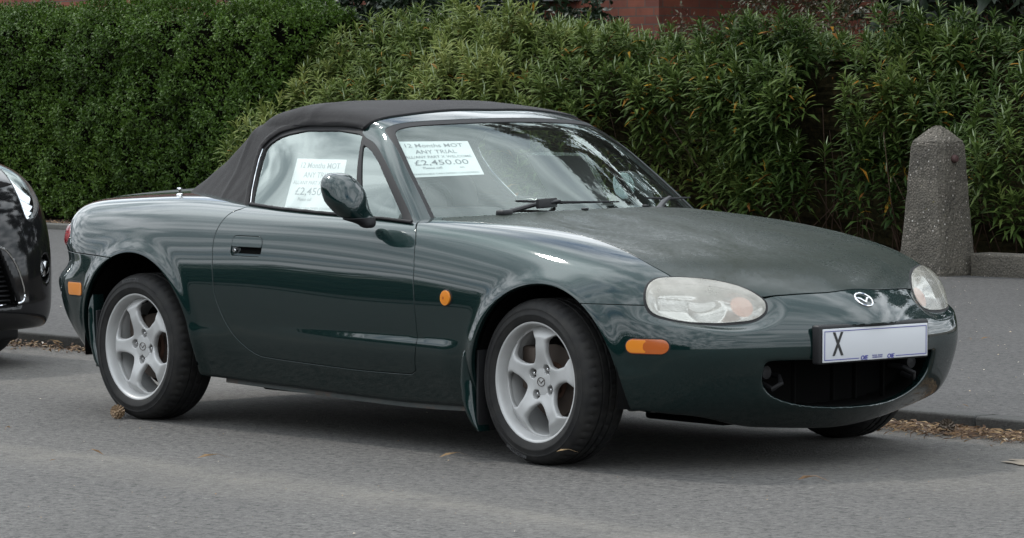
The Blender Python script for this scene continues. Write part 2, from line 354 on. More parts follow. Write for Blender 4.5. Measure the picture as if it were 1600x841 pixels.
class Sp:
    def __init__(s,xs,even=False):
        s.even=even
        if even: xs=[-v for v in xs[:0:-1]]+list(xs)
        s.x=np.array(xs,float);n=len(xs);h=np.diff(s.x);A=np.eye(n);B=np.zeros((n,n))
        for i in range(1,n-1):
            A[i,i-1]=h[i-1];A[i,i]=2*(h[i-1]+h[i]);A[i,i+1]=h[i]
            B[i,i-1]=6/h[i-1];B[i,i]=-6/h[i-1]-6/h[i];B[i,i+1]=6/h[i]
        s.S=np.linalg.solve(A,B)
    def basis(s,q):
        q=np.asarray(q,float);c=np.clip(q,s.x[0],s.x[-1]);i=np.clip(np.searchsorted(s.x,c)-1,0,len(s.x)-2)
        h=s.x[i+1]-s.x[i];b=(c-s.x[i])/h;a=1-b;n=len(s.x);m=q.size;r=np.arange(m)
        W=((a**3-a)*h*h/6)[:,None]*s.S[i]+((b**3-b)*h*h/6)[:,None]*s.S[i+1]
        W[r,i]+=a;W[r,i+1]+=b
        if s.even:
            k=n//2;F=W[:,k:].copy();F[:,1:]+=W[:,:k][:,::-1];return F
        return W
class Surf:
    def __init__(s,us,vs,M): s.a=Sp(us);s.b=Sp(vs,vs[0]==0);s.M=np.array(M,float)
    def __call__(s,u,v): # same-shape arrays, scattered
        return np.einsum('ni,ij,nj->n',s.a.basis(u),s.M,s.b.basis(v),optimize=True)
    def grid(s,u,v): return s.a.basis(u)@s.M@s.b.basis(v).T
class Cur:
    def __init__(s,us,vs): s.a=Sp(us,us[0]==0);s.v=np.array(vs,float)
    def __call__(s,u):
        u=np.asarray(u,float);return (s.a.basis(u.ravel())@s.v).reshape(u.shape)
def smax(a,b,k):
    h=np.maximum(k-np.abs(a-b),0)/k
    return np.maximum(a,b)+h*h*h*k/6
def smin(a,b,k): return -smax(-a,-b,k)
def S(x): return x*x*(3-2*x)
def ramp(x,a,b): return S(np.clip((x-a)/(b-a),0,1))
# ---------- the car's surfaces ----------
TX=[-3.2,-3.0,-2.8,-2.5,-2.2,-1.8,-1.3,-.8,-.4,-.1,.2,.45,.65,.82]
TW=[0,.25,.45,.6,.75,.9]
TOP=Surf(TX,TW,[
 [.805,.80,.785,.765,.72,.65],
 [.852,.848,.836,.815,.775,.70],
 [.872,.868,.858,.842,.805,.73],
 [.882,.880,.872,.860,.828,.76],
 [.885,.883,.876,.868,.838,.78],
 [.870,.868,.864,.856,.832,.78],
 [.850,.848,.846,.840,.822,.77],
 [.846,.843,.836,.828,.808,.75],
 [.842,.836,.824,.812,.782,.71],
 [.814,.806,.794,.784,.745,.66],
 [.764,.757,.745,.734,.690,.60],
 [.708,.702,.690,.672,.625,.53],
 [.640,.636,.622,.598,.545,.45],
 [.550,.545,.530,.505,.45,.36]])
SX=[-3.2,-2.9,-2.6,-2.265,-1.9,-1.5,-1.05,-.6,-.3,0,.3,.55,.8]
SZ=[.14,.28,.38,.46,.56,.66,.76,.88]
SIDE=Surf(SX,SZ,[
 [.60,.69,.72,.73,.735,.72,.69,.62],
 [.69,.755,.775,.785,.785,.772,.74,.67],
 [.735,.79,.812,.820,.822,.810,.775,.71],
 [.755,.805,.828,.838,.840,.828,.795,.73],
 [.745,.800,.822,.830,.832,.820,.790,.73],
 [.735,.793,.813,.820,.822,.812,.785,.73],
 [.730,.788,.810,.8165,.817,.806,.778,.73],
 [.730,.788,.810,.8165,.817,.804,.768,.715],
 [.735,.797,.818,.822,.822,.803,.757,.69],
 [.735,.797,.820,.828,.826,.800,.740,.65],
 [.715,.777,.800,.806,.800,.770,.700,.60],
 [.66,.730,.752,.757,.748,.715,.64,.54],
 [.57,.65,.675,.68,.67,.63,.56,.47]])
NOSE=Cur([.08,.15,.2,.3,.4,.48,.56,.62,.7,.8],[.52,.66,.725,.785,.808,.800,.760,.715,.63,.50])
CW=Cur([0,.2,.4,.6,.75,.9],[0,.014,.065,.185,.37,.66])
TAIL=Cur([.12,.2,.3,.4,.47,.53,.58,.65,.75,.83,.9],[-2.86,-2.97,-3.06,-3.11,-3.13,-3.13,-3.085,-3.085,-3.07,-3.04,-2.93])
CR=Cur([0,.2,.4,.6,.75,.9],[0,.01,.045,.13,.27,.50])
EB=Cur([-3.1,-2.8,-2.5,-1.9,-1.4,-.6,0,.4,.7],[.30,.265,.23,.195,.178,.163,.16,.15,.147])
RA=.345;AZ=.285
FA=(.045,.268,.350);RAr=(-2.262,.285,.362)
def flare(x,z):
    s=0
    for cx,cz,r in (FA,RAr):
        d=np.hypot(x-cx,z-cz);s=s+.012*np.exp(-((d-r)/.035)**2)*(z>.1)
    return s
def cr1(z,z0,tau,so):
    t=z0-z;t=.5*(t+np.sqrt(t*t+so*so));return t/tau*np.exp(1-t/tau)
def fbody0(x,w,z,T=None,W=None):
    T=TOP(x,w) if T is None else T
    W=SIDE(x,z) if W is None else W
    W=W+flare(x,z)+.0105*cr1(z,.400,.058,.003)*ramp(x,-1.80,-.65)*(1-ramp(x,-.47,-.33))+.0105*cr1(z,.350,.055,.012)*ramp(x,.34,.44)*(1-ramp(x,.50,.66))+.008*cr1(z,.385,.055,.012)*ramp(x,-1.97,-1.88)*(1-ramp(x,-1.84,-1.62))
    a=(z-T)*.96
    b=(w-W)*.98
    c=(x-(NOSE(z)-CW(w)))*.85
    d=((TAIL(z)+CR(w))-x)*.88
    e=EB(x)+.05*ramp(w,.3,.62)*ramp(x,.25,.45)-z
    s=smax(b,c,.16);s=smax(s,d,.16)
    f=smax(a,s,.13)
    f=smax(f,e,.03)
    return f
# ---------- cabin ----------
XC=Cur([.75,.825,.9,1.0,1.08,1.14,1.2],[-.40,-.50,-.605,-.755,-.88,-.985,-1.10])
WS=Cur([0,.2,.4,.55,.7],[0,.016,.068,.132,.215])
RX=[-2.6,-2.4,-2.2,-2.05,-1.9,-1.7,-1.45,-1.2,-1.0,-.8]
ROOF=Surf(RX,[0,.2,.4,.55,.7],[
 [.76,.76,.76,.76,.75],
 [.885,.885,.885,.875,.84],
 [1.01,1.01,1.00,.98,.90],
 [1.10,1.10,1.085,1.05,.95],
 [1.175,1.17,1.15,1.11,.99],
 [1.215,1.21,1.19,1.14,1.03],
 [1.232,1.228,1.20,1.15,1.04],
 [1.213,1.208,1.18,1.13,1.02],
 [1.18,1.175,1.145,1.10,1.0],
 [1.13,1.125,1.10,1.05,.95]])
SIDE2=Surf([-2.5,-2.2,-1.9,-1.65,-1.2,-.7],[.76,.85,.95,1.05,1.13],[
 [.56,.52,.48,.43,.38],
 [.66,.61,.56,.50,.45],
 [.735,.69,.635,.58,.52],
 [.755,.715,.665,.61,.555],
 [.755,.715,.67,.615,.56],
 [.74,.70,.66,.60,.54]])
def fcab(x,w,z):
    a=(z-ROOF(x,w))*.9
    b=(w-SIDE2(x,z))*.88
    c=(x-(XC(z)-WS(w)))*.55
    s=smax(b,c,.055)
    return smax(a,s,.075)

FIT = json.loads("""{"NOSE": [0.5153, 0.6602, 0.7349, 0.8006, 0.8286, 0.8149, 0.766, 0.7134, 0.6247, 0.4915], "CW": [-0.0158, 0.0295, 0.1087, 0.1883, 0.3053, 0.5434], "TAIL": [-2.7959, -2.9235, -3.034, -3.113, -3.1389, -3.1404, -3.0811, -3.0929, -3.0814, -3.0532, -2.9423], "CR": [0.0557, 0.0564, 0.0795, 0.1458, 0.2547, 0.451], "TOP": [[0.8007, 0.7938, 0.7773, 0.7565, 0.7115, 0.6419], [0.8496, 0.8421, 0.8273, 0.8055, 0.7662, 0.6921], [0.8712, 0.8629, 0.8491, 0.8323, 0.7964, 0.7223], [0.8817, 0.8762, 0.8653, 0.8521, 0.82, 0.7524], [0.8852, 0.8806, 0.8714, 0.8619, 0.831, 0.7723], [0.871, 0.867, 0.861, 0.8513, 0.8257, 0.7723], [0.8521, 0.8481, 0.844, 0.8359, 0.816, 0.7625], [0.849, 0.8441, 0.8348, 0.8238, 0.802, 0.7431], [0.8454, 0.8377, 0.8234, 0.8069, 0.7765, 0.7046], [0.8172, 0.8076, 0.7935, 0.7812, 0.7421, 0.6568], [0.7665, 0.7587, 0.7463, 0.7356, 0.6905, 0.5992], [0.7098, 0.704, 0.6924, 0.675, 0.6276, 0.5316], [0.6413, 0.6381, 0.625, 0.6015, 0.5487, 0.4537], [0.5509, 0.5471, 0.5331, 0.509, 0.4547, 0.3654]], "SIDE": [[0.5841, 0.6789, 0.7135, 0.7273, 0.7356, 0.7232, 0.6955, 0.6277], [0.6753, 0.7435, 0.7689, 0.782, 0.7843, 0.7743, 0.7447, 0.6767], [0.7224, 0.7798, 0.8057, 0.8166, 0.8204, 0.8112, 0.7784, 0.7153], [0.7456, 0.7977, 0.8229, 0.8349, 0.8388, 0.8285, 0.7972, 0.7338], [0.7394, 0.7956, 0.8188, 0.8279, 0.8311, 0.8202, 0.7912, 0.7323], [0.7335, 0.7917, 0.812, 0.8192, 0.8216, 0.812, 0.7855, 0.731], [0.7336, 0.7903, 0.8113, 0.8171, 0.8172, 0.8061, 0.778, 0.7301], [0.7386, 0.794, 0.8136, 0.8185, 0.818, 0.8042, 0.7677, 0.7143], [0.7477, 0.8061, 0.8239, 0.8254, 0.8237, 0.8035, 0.7566, 0.6888], [0.7512, 0.8091, 0.8281, 0.8328, 0.8284, 0.8007, 0.7395, 0.6483], [0.7351, 0.7923, 0.8104, 0.8123, 0.8029, 0.7709, 0.6993, 0.5976], [0.6838, 0.7483, 0.7647, 0.7649, 0.7515, 0.7157, 0.6388, 0.5368], [0.596, 0.6703, 0.6897, 0.6893, 0.6746, 0.631, 0.5582, 0.4658]], "EB": [0.2981, 0.2603, 0.2223, 0.1862, 0.1735, 0.1622, 0.1825, 0.1636, 0.0993], "XC": [-0.4124, -0.5113, -0.6148, -0.7599, -0.8783, -0.9745, -1.0823], "WS": [-0.0127, 0.0094, 0.0683, 0.1419, 0.2355], "ROOF": [[0.7482, 0.7465, 0.7454, 0.7443, 0.7332], [0.8736, 0.8717, 0.8713, 0.8638, 0.8329], [0.9991, 0.999, 0.9872, 0.9744, 0.904], [1.0891, 1.0948, 1.0869, 1.0591, 0.9654], [1.1641, 1.17, 1.1613, 1.1304, 1.0161], [1.205, 1.2085, 1.2085, 1.17, 1.062], [1.224, 1.2211, 1.2064, 1.1726, 1.0721], [1.2037, 1.2015, 1.1827, 1.1451, 1.0461], [1.1708, 1.1704, 1.1466, 1.1094, 1.0172], [1.122, 1.1214, 1.1002, 1.0539, 0.9579]], "SIDE2": [[0.5001, 0.4423, 0.3872, 0.3364, 0.2967], [0.6079, 0.5381, 0.4666, 0.4104, 0.3895], [0.6908, 0.6304, 0.5631, 0.5132, 0.4702], [0.721, 0.6735, 0.6194, 0.5658, 0.5142], [0.7337, 0.692, 0.6464, 0.5909, 0.5357], [0.7325, 0.6946, 0.6557, 0.595, 0.533]]}""")
NOSE.v[:]=FIT['NOSE'];CW.v[:]=FIT['CW'];TAIL.v[:]=FIT['TAIL'];CR.v[:]=FIT['CR'];TOP.M[:]=FIT['TOP'];SIDE.M[:]=FIT['SIDE'];EB.v[:]=FIT['EB'];XC.v[:]=FIT['XC'];WS.v[:]=FIT['WS'];ROOF.M[:]=FIT['ROOF'];SIDE2.M[:]=FIT['SIDE2']

GAP = .0029
XW = lambda P: np.stack([P[:, 0], np.abs(P[:, 1])], 1)
XZ = lambda P: np.stack([P[:, 0], P[:, 2]], 1)
WZ = lambda P: np.stack([np.abs(P[:, 1]), P[:, 2]], 1)
# ------------------------------------------------------------------ green two-seater
FE = json.loads('''{"door": [[-1.7234, -0.7128, 0.8247], [-1.7608, -0.7435, 0.8067], [-1.7791, -0.7832, 0.7601], [-1.7837, -0.8066, 0.7049], [-1.7727, -0.8207, 0.6374], [-1.7542, -0.8269, 0.5179], [-1.7309, -0.8233, 0.459], [-1.6943, -0.8174, 0.401], [-1.6366, -0.8086, 0.3436], [-1.5401, -0.7968, 0.293], [-1.4419, -0.7938, 0.2822], [-1.2099, -0.7925, 0.2741], [-0.94, -0.7917, 0.2675], [-0.6834, -0.7953, 0.2693], [-0.6443, -0.7984, 0.2752], [-0.623, -0.8031, 0.2865], [-0.6192, -0.8098, 0.3071], [-0.5992, -0.8191, 0.3887], [-0.6094, -0.8191, 0.5014], [-0.6244, -0.8121, 0.6204], [-0.6316, -0.8036, 0.6625], [-0.6667, -0.765, 0.748], [-0.7236, -0.7061, 0.8011]], "lamp": [[0.4618, -0.6083, 0.6493], [0.4339, -0.6544, 0.6466], [0.4261, -0.686, 0.6332], [0.4302, -0.7093, 0.612], [0.4416, -0.7258, 0.5851], [0.4579, -0.7333, 0.558], [0.4827, -0.7296, 0.535], [0.5189, -0.7093, 0.522], [0.5646, -0.6701, 0.5124], [0.6007, -0.6221, 0.5081], [0.6316, -0.5625, 0.5058], [0.6536, -0.5055, 0.5078], [0.6717, -0.4491, 0.5122], [0.6781, -0.4154, 0.5213], [0.6781, -0.3867, 0.5362], [0.6697, -0.3723, 0.5533], [0.654, -0.3676, 0.5726], [0.6255, -0.3845, 0.5943], [0.5951, -0.4111, 0.6123], [0.5655, -0.4442, 0.6263], [0.5296, -0.4944, 0.6389], [0.4975, -0.5474, 0.6461]], "hoodside": [[-0.5816, -0.6683, 0.8063], [-0.49, -0.6502, 0.805], [-0.3997, -0.6378, 0.8016], [-0.2642, -0.6104, 0.7958], [-0.0809, -0.5874, 0.7806], [0.0955, -0.5916, 0.7555], [0.2879, -0.6178, 0.7129], [0.381, -0.625, 0.6823], [0.4599, -0.6132, 0.6488]], "hoodfront": [[0.6445, -0.3632, 0.5837], [0.6757, -0.2671, 0.5865], [0.7099, -0.1262, 0.59], [0.7204, 0.043, 0.59], [0.6963, 0.2052, 0.5855], [0.6464, 0.3732, 0.5782]], "farlamp": [[0.6178, 0.406, 0.5943], [0.6528, 0.3726, 0.5719], [0.681, 0.3727, 0.5392], [0.6837, 0.4078, 0.5169], [0.6623, 0.4836, 0.507], [0.6371, 0.5485, 0.5066], [0.6014, 0.5853, 0.5361], [0.5544, 0.626, 0.5668], [0.5082, 0.6464, 0.5988], [0.4531, 0.6766, 0.6232], [0.4896, 0.6025, 0.634], [0.5501, 0.5018, 0.6225]], "hoodrear": [[-0.7035, -0.6103, 0.8199], [-0.5768, -0.4798, 0.8284], [-0.4216, -0.2708, 0.8377], [-0.3955, -0.0707, 0.8444], [-0.3573, 0.16, 0.8394]], "fbseam": [[0.2253, -0.8223, 0.5597], [0.4544, -0.7356, 0.558]], "rbseam": [[-2.7406, -0.7855, 0.6315], [-2.5506, -0.8212, 0.6239], [-2.4065, -0.8427, 0.6205]], "marker": [[0.4218, -0.7814, 0.4467], [0.5491, -0.7107, 0.45], [0.551, -0.7125, 0.4041], [0.4231, -0.7825, 0.4004]], "rmarker": [[-2.7269, -0.8048, 0.5111], [-2.6216, -0.8184, 0.5157], [-2.6224, -0.8181, 0.4657], [-2.7355, -0.7991, 0.4602]], "repeater": [[-0.4719, -0.8204, 0.5466], [-0.4057, -0.8216, 0.5495], [-0.4404, -0.8193, 0.5745], [-0.4376, -0.8217, 0.5215]], "handle": [[-1.6845, -0.7991, 0.7226], [-1.5213, -0.7949, 0.7274], [-1.4842, -0.8049, 0.6934], [-1.4739, -0.8131, 0.6509], [-1.6628, -0.816, 0.6523]], "mouth": [[0.7248, -0.3633, 0.3521], [0.7073, -0.4028, 0.3447], [0.6941, -0.4071, 0.3124], [0.685, -0.3852, 0.2703], [0.6871, -0.3353, 0.2394], [0.7118, -0.2441, 0.2235], [0.7381, -0.1538, 0.2157], [0.7625, -0.0002, 0.2109], [0.7159, 0.2114, 0.214], [0.6782, 0.3536, 0.2371], [0.676, 0.4057, 0.2678], [0.6889, 0.3974, 0.2901], [0.7206, 0.3543, 0.3284], [0.6973, 0.4323, 0.3476]], "emblem": [[0.7526, -0.0304, 0.565]], "platehold": [[0.7601, -0.2558, 0.4869], [0.7685, -0.259, 0.3578], [0.7198, 0.3671, 0.4778]], "taillamp": [[-2.7668, -0.7562, 0.732], [-2.7899, -0.7622, 0.6275]], "plate": [[0.7793, -0.2221, 0.4727], [0.7271, 0.3578, 0.468], [0.7313, 0.3501, 0.3564], [0.7816, -0.2285, 0.3615]], "header": [[-1.2288, -0.5434, 1.1149], [-1.2155, -0.5273, 1.1351], [-1.1839, -0.5002, 1.1556], [-1.1651, -0.4011, 1.1746], [-1.134, -0.209, 1.1895], [-1.1277, 0.0113, 1.1919], [-1.1168, 0.1989, 1.1862], [-1.1486, 0.3577, 1.1771], [-1.1222, 0.4066, 1.1621]], "ws": [[-1.0871, -0.5307, 1.1118], [-1.1012, -0.5082, 1.1283], [-1.1016, -0.4589, 1.1446], [-1.0739, -0.3506, 1.1551], [-1.0366, -0.1598, 1.163], [-1.0184, 0.0516, 1.1597], [-1.0204, 0.2277, 1.1503], [-1.0204, 0.3217, 1.137], [-1.0031, 0.3888, 1.1152], [-0.9447, 0.4527, 1.0633], [-0.8653, 0.4969, 0.9949], [-0.7912, 0.5456, 0.9258], [-0.9922, -0.5731, 1.0469], [-0.8888, -0.6076, 0.9666], [-0.7731, -0.6415, 0.8716], [-0.7063, -0.6618, 0.813]], "pillar": [[-1.1798, -0.557, 1.0974], [-1.1114, -0.576, 1.0718], [-1.0133, -0.6128, 1.0157], [-0.9002, -0.6557, 0.9321], [-0.7724, -0.6969, 0.8273], [-0.7498, -0.7051, 0.8083]], "vent": [[-1.1771, -0.5784, 1.0688], [-1.1191, -0.5923, 1.0489], [-1.0396, -0.6209, 1.0038], [-0.9226, -0.6669, 0.9146], [-0.8015, -0.7094, 0.8127], [-1.0174, -0.7147, 0.8015]], "bar": [[-1.1998, -0.5736, 1.0756], [-1.0599, -0.7136, 0.8038]], "glass": [[-1.2406, -0.5488, 1.1085], [-1.3663, -0.5401, 1.1192], [-1.5665, -0.5311, 1.1177], [-1.6131, -0.5306, 1.1118], [-1.6786, -0.5286, 1.1028], [-1.7356, -0.5275, 1.091], [-1.7857, -0.5324, 1.0675], [-1.8138, -0.5391, 1.0442], [-1.8111, -0.5597, 1.004], [-1.7913, -0.5935, 0.9471], [-1.7586, -0.6338, 0.8911], [-1.7267, -0.6659, 0.8464], [-1.7101, -0.6808, 0.8243]], "sign1": [[-1.5642, -0.5974, 1.0124], [-1.2553, -0.6129, 1.0121], [-1.2002, -0.7064, 0.8185], [-1.5194, -0.7001, 0.8175]], "sign2": [[-1.044, -0.5305, 1.0954], [-0.9312, -0.2705, 1.0968], [-0.7717, -0.3308, 0.9785], [-0.8779, -0.5868, 0.9688]], "fabbase": [[-1.7354, -0.6793, 0.8213], [-2.3483, -0.4829, 0.8575], [-1.9939, -0.6117, 0.8405]]}''')
car = empty('sports_car', (0, 0, 0), 'dark green two-seat convertible with a black fabric roof, parked at the kerb', 'car')
def planefit(poly):
    c = poly.mean(0); _, _, vt = np.linalg.svd(poly-c); return c, vt
def pfield(P, poly, slab=.16, shrink=0):
    Q = np.stack([P[:, 0], np.abs(P[:, 1]), P[:, 2]], 1); poly = np.array(poly); poly[:, 1] = np.abs(poly[:, 1]); c, vt = planefit(poly)
    s = polysd((Q-c)@vt[:2].T, (poly-c)@vt[:2].T)+shrink; return np.where(np.abs((Q-c)@vt[2]) > slab, -.5, s)
lampP = cat(np.abs(np.array(FE['lamp']))*[1, 1, 1], True, 3)
LC, LV = planefit(lampP)
if LV[0][1] < 0: LV[0] *= -1          # u towards the outside
if LV[1][2] < 0: LV[1] *= -1          # v up
def lampuv(x, w_, z): return [((x-LC[0])*LV[k][0]+(w_-LC[1])*LV[k][1]+(z-LC[2])*LV[k][2]) for k in (0, 1)]
LU, LW = np.abs((lampP-LC)@LV[0]).max(), np.abs((lampP-LC)@LV[1]).max()
def features(f, x, w_, z, mouth=True):
    """mouth opening, lamp recess and wheel wells on the plain body"""
    m_ = np.broadcast_to(x > .30, f.shape)
    if np.any(m_):
        xs, ws, zs = (np.broadcast_to(a, f.shape)[m_] for a in (x, w_, z)); g = f[m_]
        u, v = lampuv(xs, ws, zs); e_ = np.sqrt((u/LU)**2+(v/LW)**2)
        g = g+.020*ramp(-e_, -1.32, -.92)*ramp(-v/LW+.35*(-u/LU), -.5, .9)*(zs > .4)
        if mouth:
            q = np.where(zs < .345, (np.abs((ws)/.415)**2.6+np.abs((.345-zs)/.140)**2.6)**(1/2.6)-1, np.abs(ws/.415)-1)*.135
            q = smax(q, (zs-.372), .02); q = np.maximum(q, .56-xs)
            g = smax(g, -q, .018)
            q = np.maximum(np.maximum(ws-.275, np.abs(zs-.426)-.056), .782-xs); g = smax(g, -q, .010)
        f[m_] = g
    return f
def FB(x, y, z): return features(fbody0(x, np.abs(y), z), x, np.abs(y), z)
def FB_grid(xs, ys, zs):
    w_ = np.abs(ys); T = TOP.grid(xs, w_)[:, :, None]; W = SIDE.grid(xs, zs)[:, None, :]
    f = fbody0(xs[:, None, None], w_[None, :, None], zs[None, None, :], T=T, W=W)
    return features(f, xs[:, None, None], w_[None, :, None], zs[None, None, :])
def FC(x, y, z): return fcab(x, np.abs(y), z)
H = .0115
body = snets(FB, (-3.22, -.886, .06), (.88, .886, .93), (H, H, H), grid=FB_grid)
ab = lambda m_: np.abs(m_[0][:, 1])
# cabin hole, wheel wells
P = body[0]; s = np.maximum(fcab(P[:, 0], np.abs(P[:, 1]), P[:, 2])+.010, .72-P[:, 2]); body = clip(body, s)
def archcut(m_):
    P = m_[0]; w_ = np.abs(P[:, 1]); s = np.full(len(P), 9.)
    for cx, cz, r in (FA, RAr): s = np.minimum(s, np.hypot(P[:, 0]-cx, P[:, 2]-cz)-r)
    return clip(m_, np.where(w_ > .52, s, np.maximum(s, .52-w_)))
body = archcut(body)
for sg in (-1, 1):
    for cx, cz, r in (FA, RAr):
        V = []; F_ = []; an = np.linspace(-.15, math.pi+.15, 40)
        for a in an:
            for rr, w_ in ((r+.003, .800), (r+.012, .76), (r+.012, .50), (.12, .50)): V.append((cx+rr*math.cos(a), sg*w_, cz+rr*math.sin(a)))
        for i in range(len(an)-1):
            for k in range(3): F_.append((i*4+k, i*4+k+1, (i+1)*4+k+1, (i+1)*4+k))
        MB().add(V, F_).build('wheel_arch_liner', M['dark'], car)
# lamps out
s = pfield(body[0], lampP); body = clip(body, -s-.001)
# mouth interior
P = body[0]; s = np.where(P[:, 0] > .5, np.minimum(NOSE(P[:, 2])-CW(np.abs(P[:, 1]))-.035-P[:, 0], np.minimum(P[:, 2]-.17, .40-P[:, 2])), -1); 
inn = clip(body, s); body = clip(body, -s); link('grille_cavity', inn, M['dark'], car, 0)
# bonnet
hs = np.array(FE['hoodside'])[:, :2]*[1, -1]; hf = np.array(FE['hoodfront'])[:3, :2]*[1, -1]
hoodpoly = np.concatenate([cat([(-.40, .0), (-.415, .22), (-.50, .42), (-.60, .55), (-.655, .615), (-.655, .655), (-.60, .668)], False, 4), cat([(-.56, .665)]+hs[1:].tolist(), False, 4), [(.50, .585), (.60, .45)], cat(hf.tolist()+[(.712, 0)], False, 4), [(.712, -.2), (-.4, -.2)]])
def hoodfield(P): return np.minimum(polysd(XW(P), hoodpoly), P[:, 2]-.50)
s = hoodfield(body[0]); hood = clip(body, s-GAP); body = clip(body, -s-GAP)
link('bonnet', hood, M['dusty'], car)
# cowl between bonnet and windscreen
cp = np.array([(-.36, -.1), (-.40, .15), (-.50, .42), (-.60, .55), (-.66, .63), (-.76, .655), (-.95, .66), (-.95, -.1)])
def cowlf(P): return np.minimum(polysd(XW(P), cp), P[:, 2]-.7)
s = cowlf(body[0]); cowl = clip(body, s); body = clip(body, -s-.002); cP = cowl[0].copy(); cP[:, 2] -= .016; link('cowl_panel', (cP, cowl[1], cowl[2]), M['trim'], car, .02)
# doors
dl = np.array(FE['door']); dpoly = np.concatenate([[(-1.70, .90)], cat(dl[:, [0, 2]], False, 4), [(-.70, .90)]])
# straighten the top ends so the belt line runs into the glass
def doorf(P): return np.minimum(polysd(XZ(P), dpoly), np.abs(P[:, 1])-.55)
s = doorf(body[0]); doors = clip(body, s-GAP); body = clip(body, -s-GAP)
hd = np.array(FE['handle']); hx0, hx1, hz0, hz1 = -1.672, -1.492, .652, .728
def rrect(x0, x1, z0, z1, r, n=6):
    if not hasattr(r, '__len__'): r = [r]*4
    o = []
    for (cx, cz, q0), rr in zip(((x1, z1, 0), (x0, z1, 90), (x0, z0, 180), (x1, z0, 270)), r):
        sx = cx-rr if q0 in (0, 270) else cx+rr; sz = cz-rr if q0 in (0, 90) else cz+rr
        o += [(sx+rr*math.cos(R_(q0+90*i/n)), sz+rr*math.sin(R_(q0+90*i/n))) for i in range(n+1)]
    return np.array(o)
hpoly = rrect(hx0, hx1, hz0, hz1, [.030, .018, .014, .016])
s = np.minimum(polysd(XZ(doors[0]), hpoly), np.abs(doors[0][:, 1])-.7); hreg = clip(doors, s-.0015); doors = clip(doors, -s-.0015)
def fine(lo, hi, h): return snets(FB, lo, hi, (h, h, h))
for sg in (-1, 1):
    d = link('door', half(doors, sg), M['paint'], car)
    # latch dish, flap and lock
    loc_ = fine((hx0-.02, sg*.82 if sg < 0 else .74, hz0-.02), (hx1+.02, -.74 if sg < 0 else .82, hz1+.02), .005); loc_ = clip(loc_, polysd(XZ(loc_[0]), hpoly)-.002)
    Pd = loc_[0].copy(); e_ = np.clip(polysd(XZ(Pd), hpoly)/.016, 0, 1); Pd[:, 1] -= sg*(.004+.022*S(e_)); dish = mesh('handle_recess', Pd, loc_[2], M['paint'], d, nrm=loc_[1])
    fpoly = rrect(hx0+.004, hx1-.004, (hz0+hz1)/2-.002, hz1-.004, [.026, .014, .003, .003]); fl = clip(loc_, polysd(XZ(loc_[0]), fpoly)); Pf = fl[0]+fl[1]*.001; link('door_handle', (Pf, fl[1], fl[2]), M['paint'], d, .008)
    MB().lathe([(.0, .0), (.007, 0), (.0085, .003), (.0085, .014)], 20, c=(hx0+.020, sg*.812 if sg > 0 else -.812, hz0+.020)).build('lock', M['chrome'], d)
    dk = rrect(hx0+.038, hx1-.008, hz0+.007, (hz0+hz1)/2+.002, .010); pl = clip(loc_, polysd(XZ(loc_[0]), dk)); Pk = pl[0].copy(); Pk[:, 1] -= sg*.0175
    mesh('latch_shade', Pk, pl[2], M['dark'], d, nrm=pl[1])  # dark sheet painted in for the shade under the handle flap
    if sg < 0: nd = d
    else: fd = d
# bumpers, boot, tail lamps
P = body[0]; s = np.minimum(P[:, 0]-.1, np.maximum(.559-P[:, 2], P[:, 0]-.60)); body = clip(body, -s-GAP*.8)
fb = snets(FB, (.09, -.876, .09), (.87, .876, .62), (.0065, .0065, .0065), grid=FB_grid); fb = archcut(fb); s = pfield(fb[0], lampP); fb = clip(fb, -s-.001); P = fb[0]
s = np.where(P[:, 0] > .5, np.minimum(NOSE(P[:, 2])-CW(np.abs(P[:, 1]))-.035-P[:, 0], np.minimum(P[:, 2]-.17, .40-P[:, 2])), -1); fb = clip(fb, -s); s = hoodfield(fb[0]); fb = clip(fb, -s-GAP)
P = fb[0]; s = np.minimum(P[:, 0]-.1, np.maximum(.559-P[:, 2], P[:, 0]-.60)); fb = clip(fb, s-GAP*.8)
P = body[0]; s = np.minimum(-2.3-P[:, 0], .621-.03*(P[:, 0]+2.4)-P[:, 2]); rb = clip(body, s-GAP); body = clip(body, -s-GAP)
def tailf(P): return np.where(P[:, 0] < -2.70, .07*(1-np.sqrt(((np.abs(P[:, 1])-.655)/.112)**2+((P[:, 2]-.690)/.056)**2)), -1)
s = tailf(body[0]); tl = clip(body, s-.001); body = clip(body, -s-.001)
link('front_bumper', fb, M['paint'], car); link('rear_bumper', rb, M['paint'], car)
for sg in (-1, 1):
    q = half(tl, sg); t_ = np.clip(tailf(q[0])/.02, 0, 1); link('tail_lamp', (q[0]+q[1]*(.010*S(t_))[:, None], q[1], q[2]), M['red'], car)
bp_ = cat([(-2.40, .0), (-2.43, .30), (-2.52, .46), (-2.75, .50), (-2.98, .49), (-3.08, .47), (-3.3, .46), (-3.3, 0), (-3.3, -.3), (-2.4, -.3)], True, 3)
P = body[0]; s = np.minimum(polysd(XW(P), bp_), P[:, 2]-.66); bt = clip(body, s-GAP); body = clip(body, -s-GAP); link('boot_lid', bt, M['dusty'], car)
link('body_shell', body, M['paint'], car)
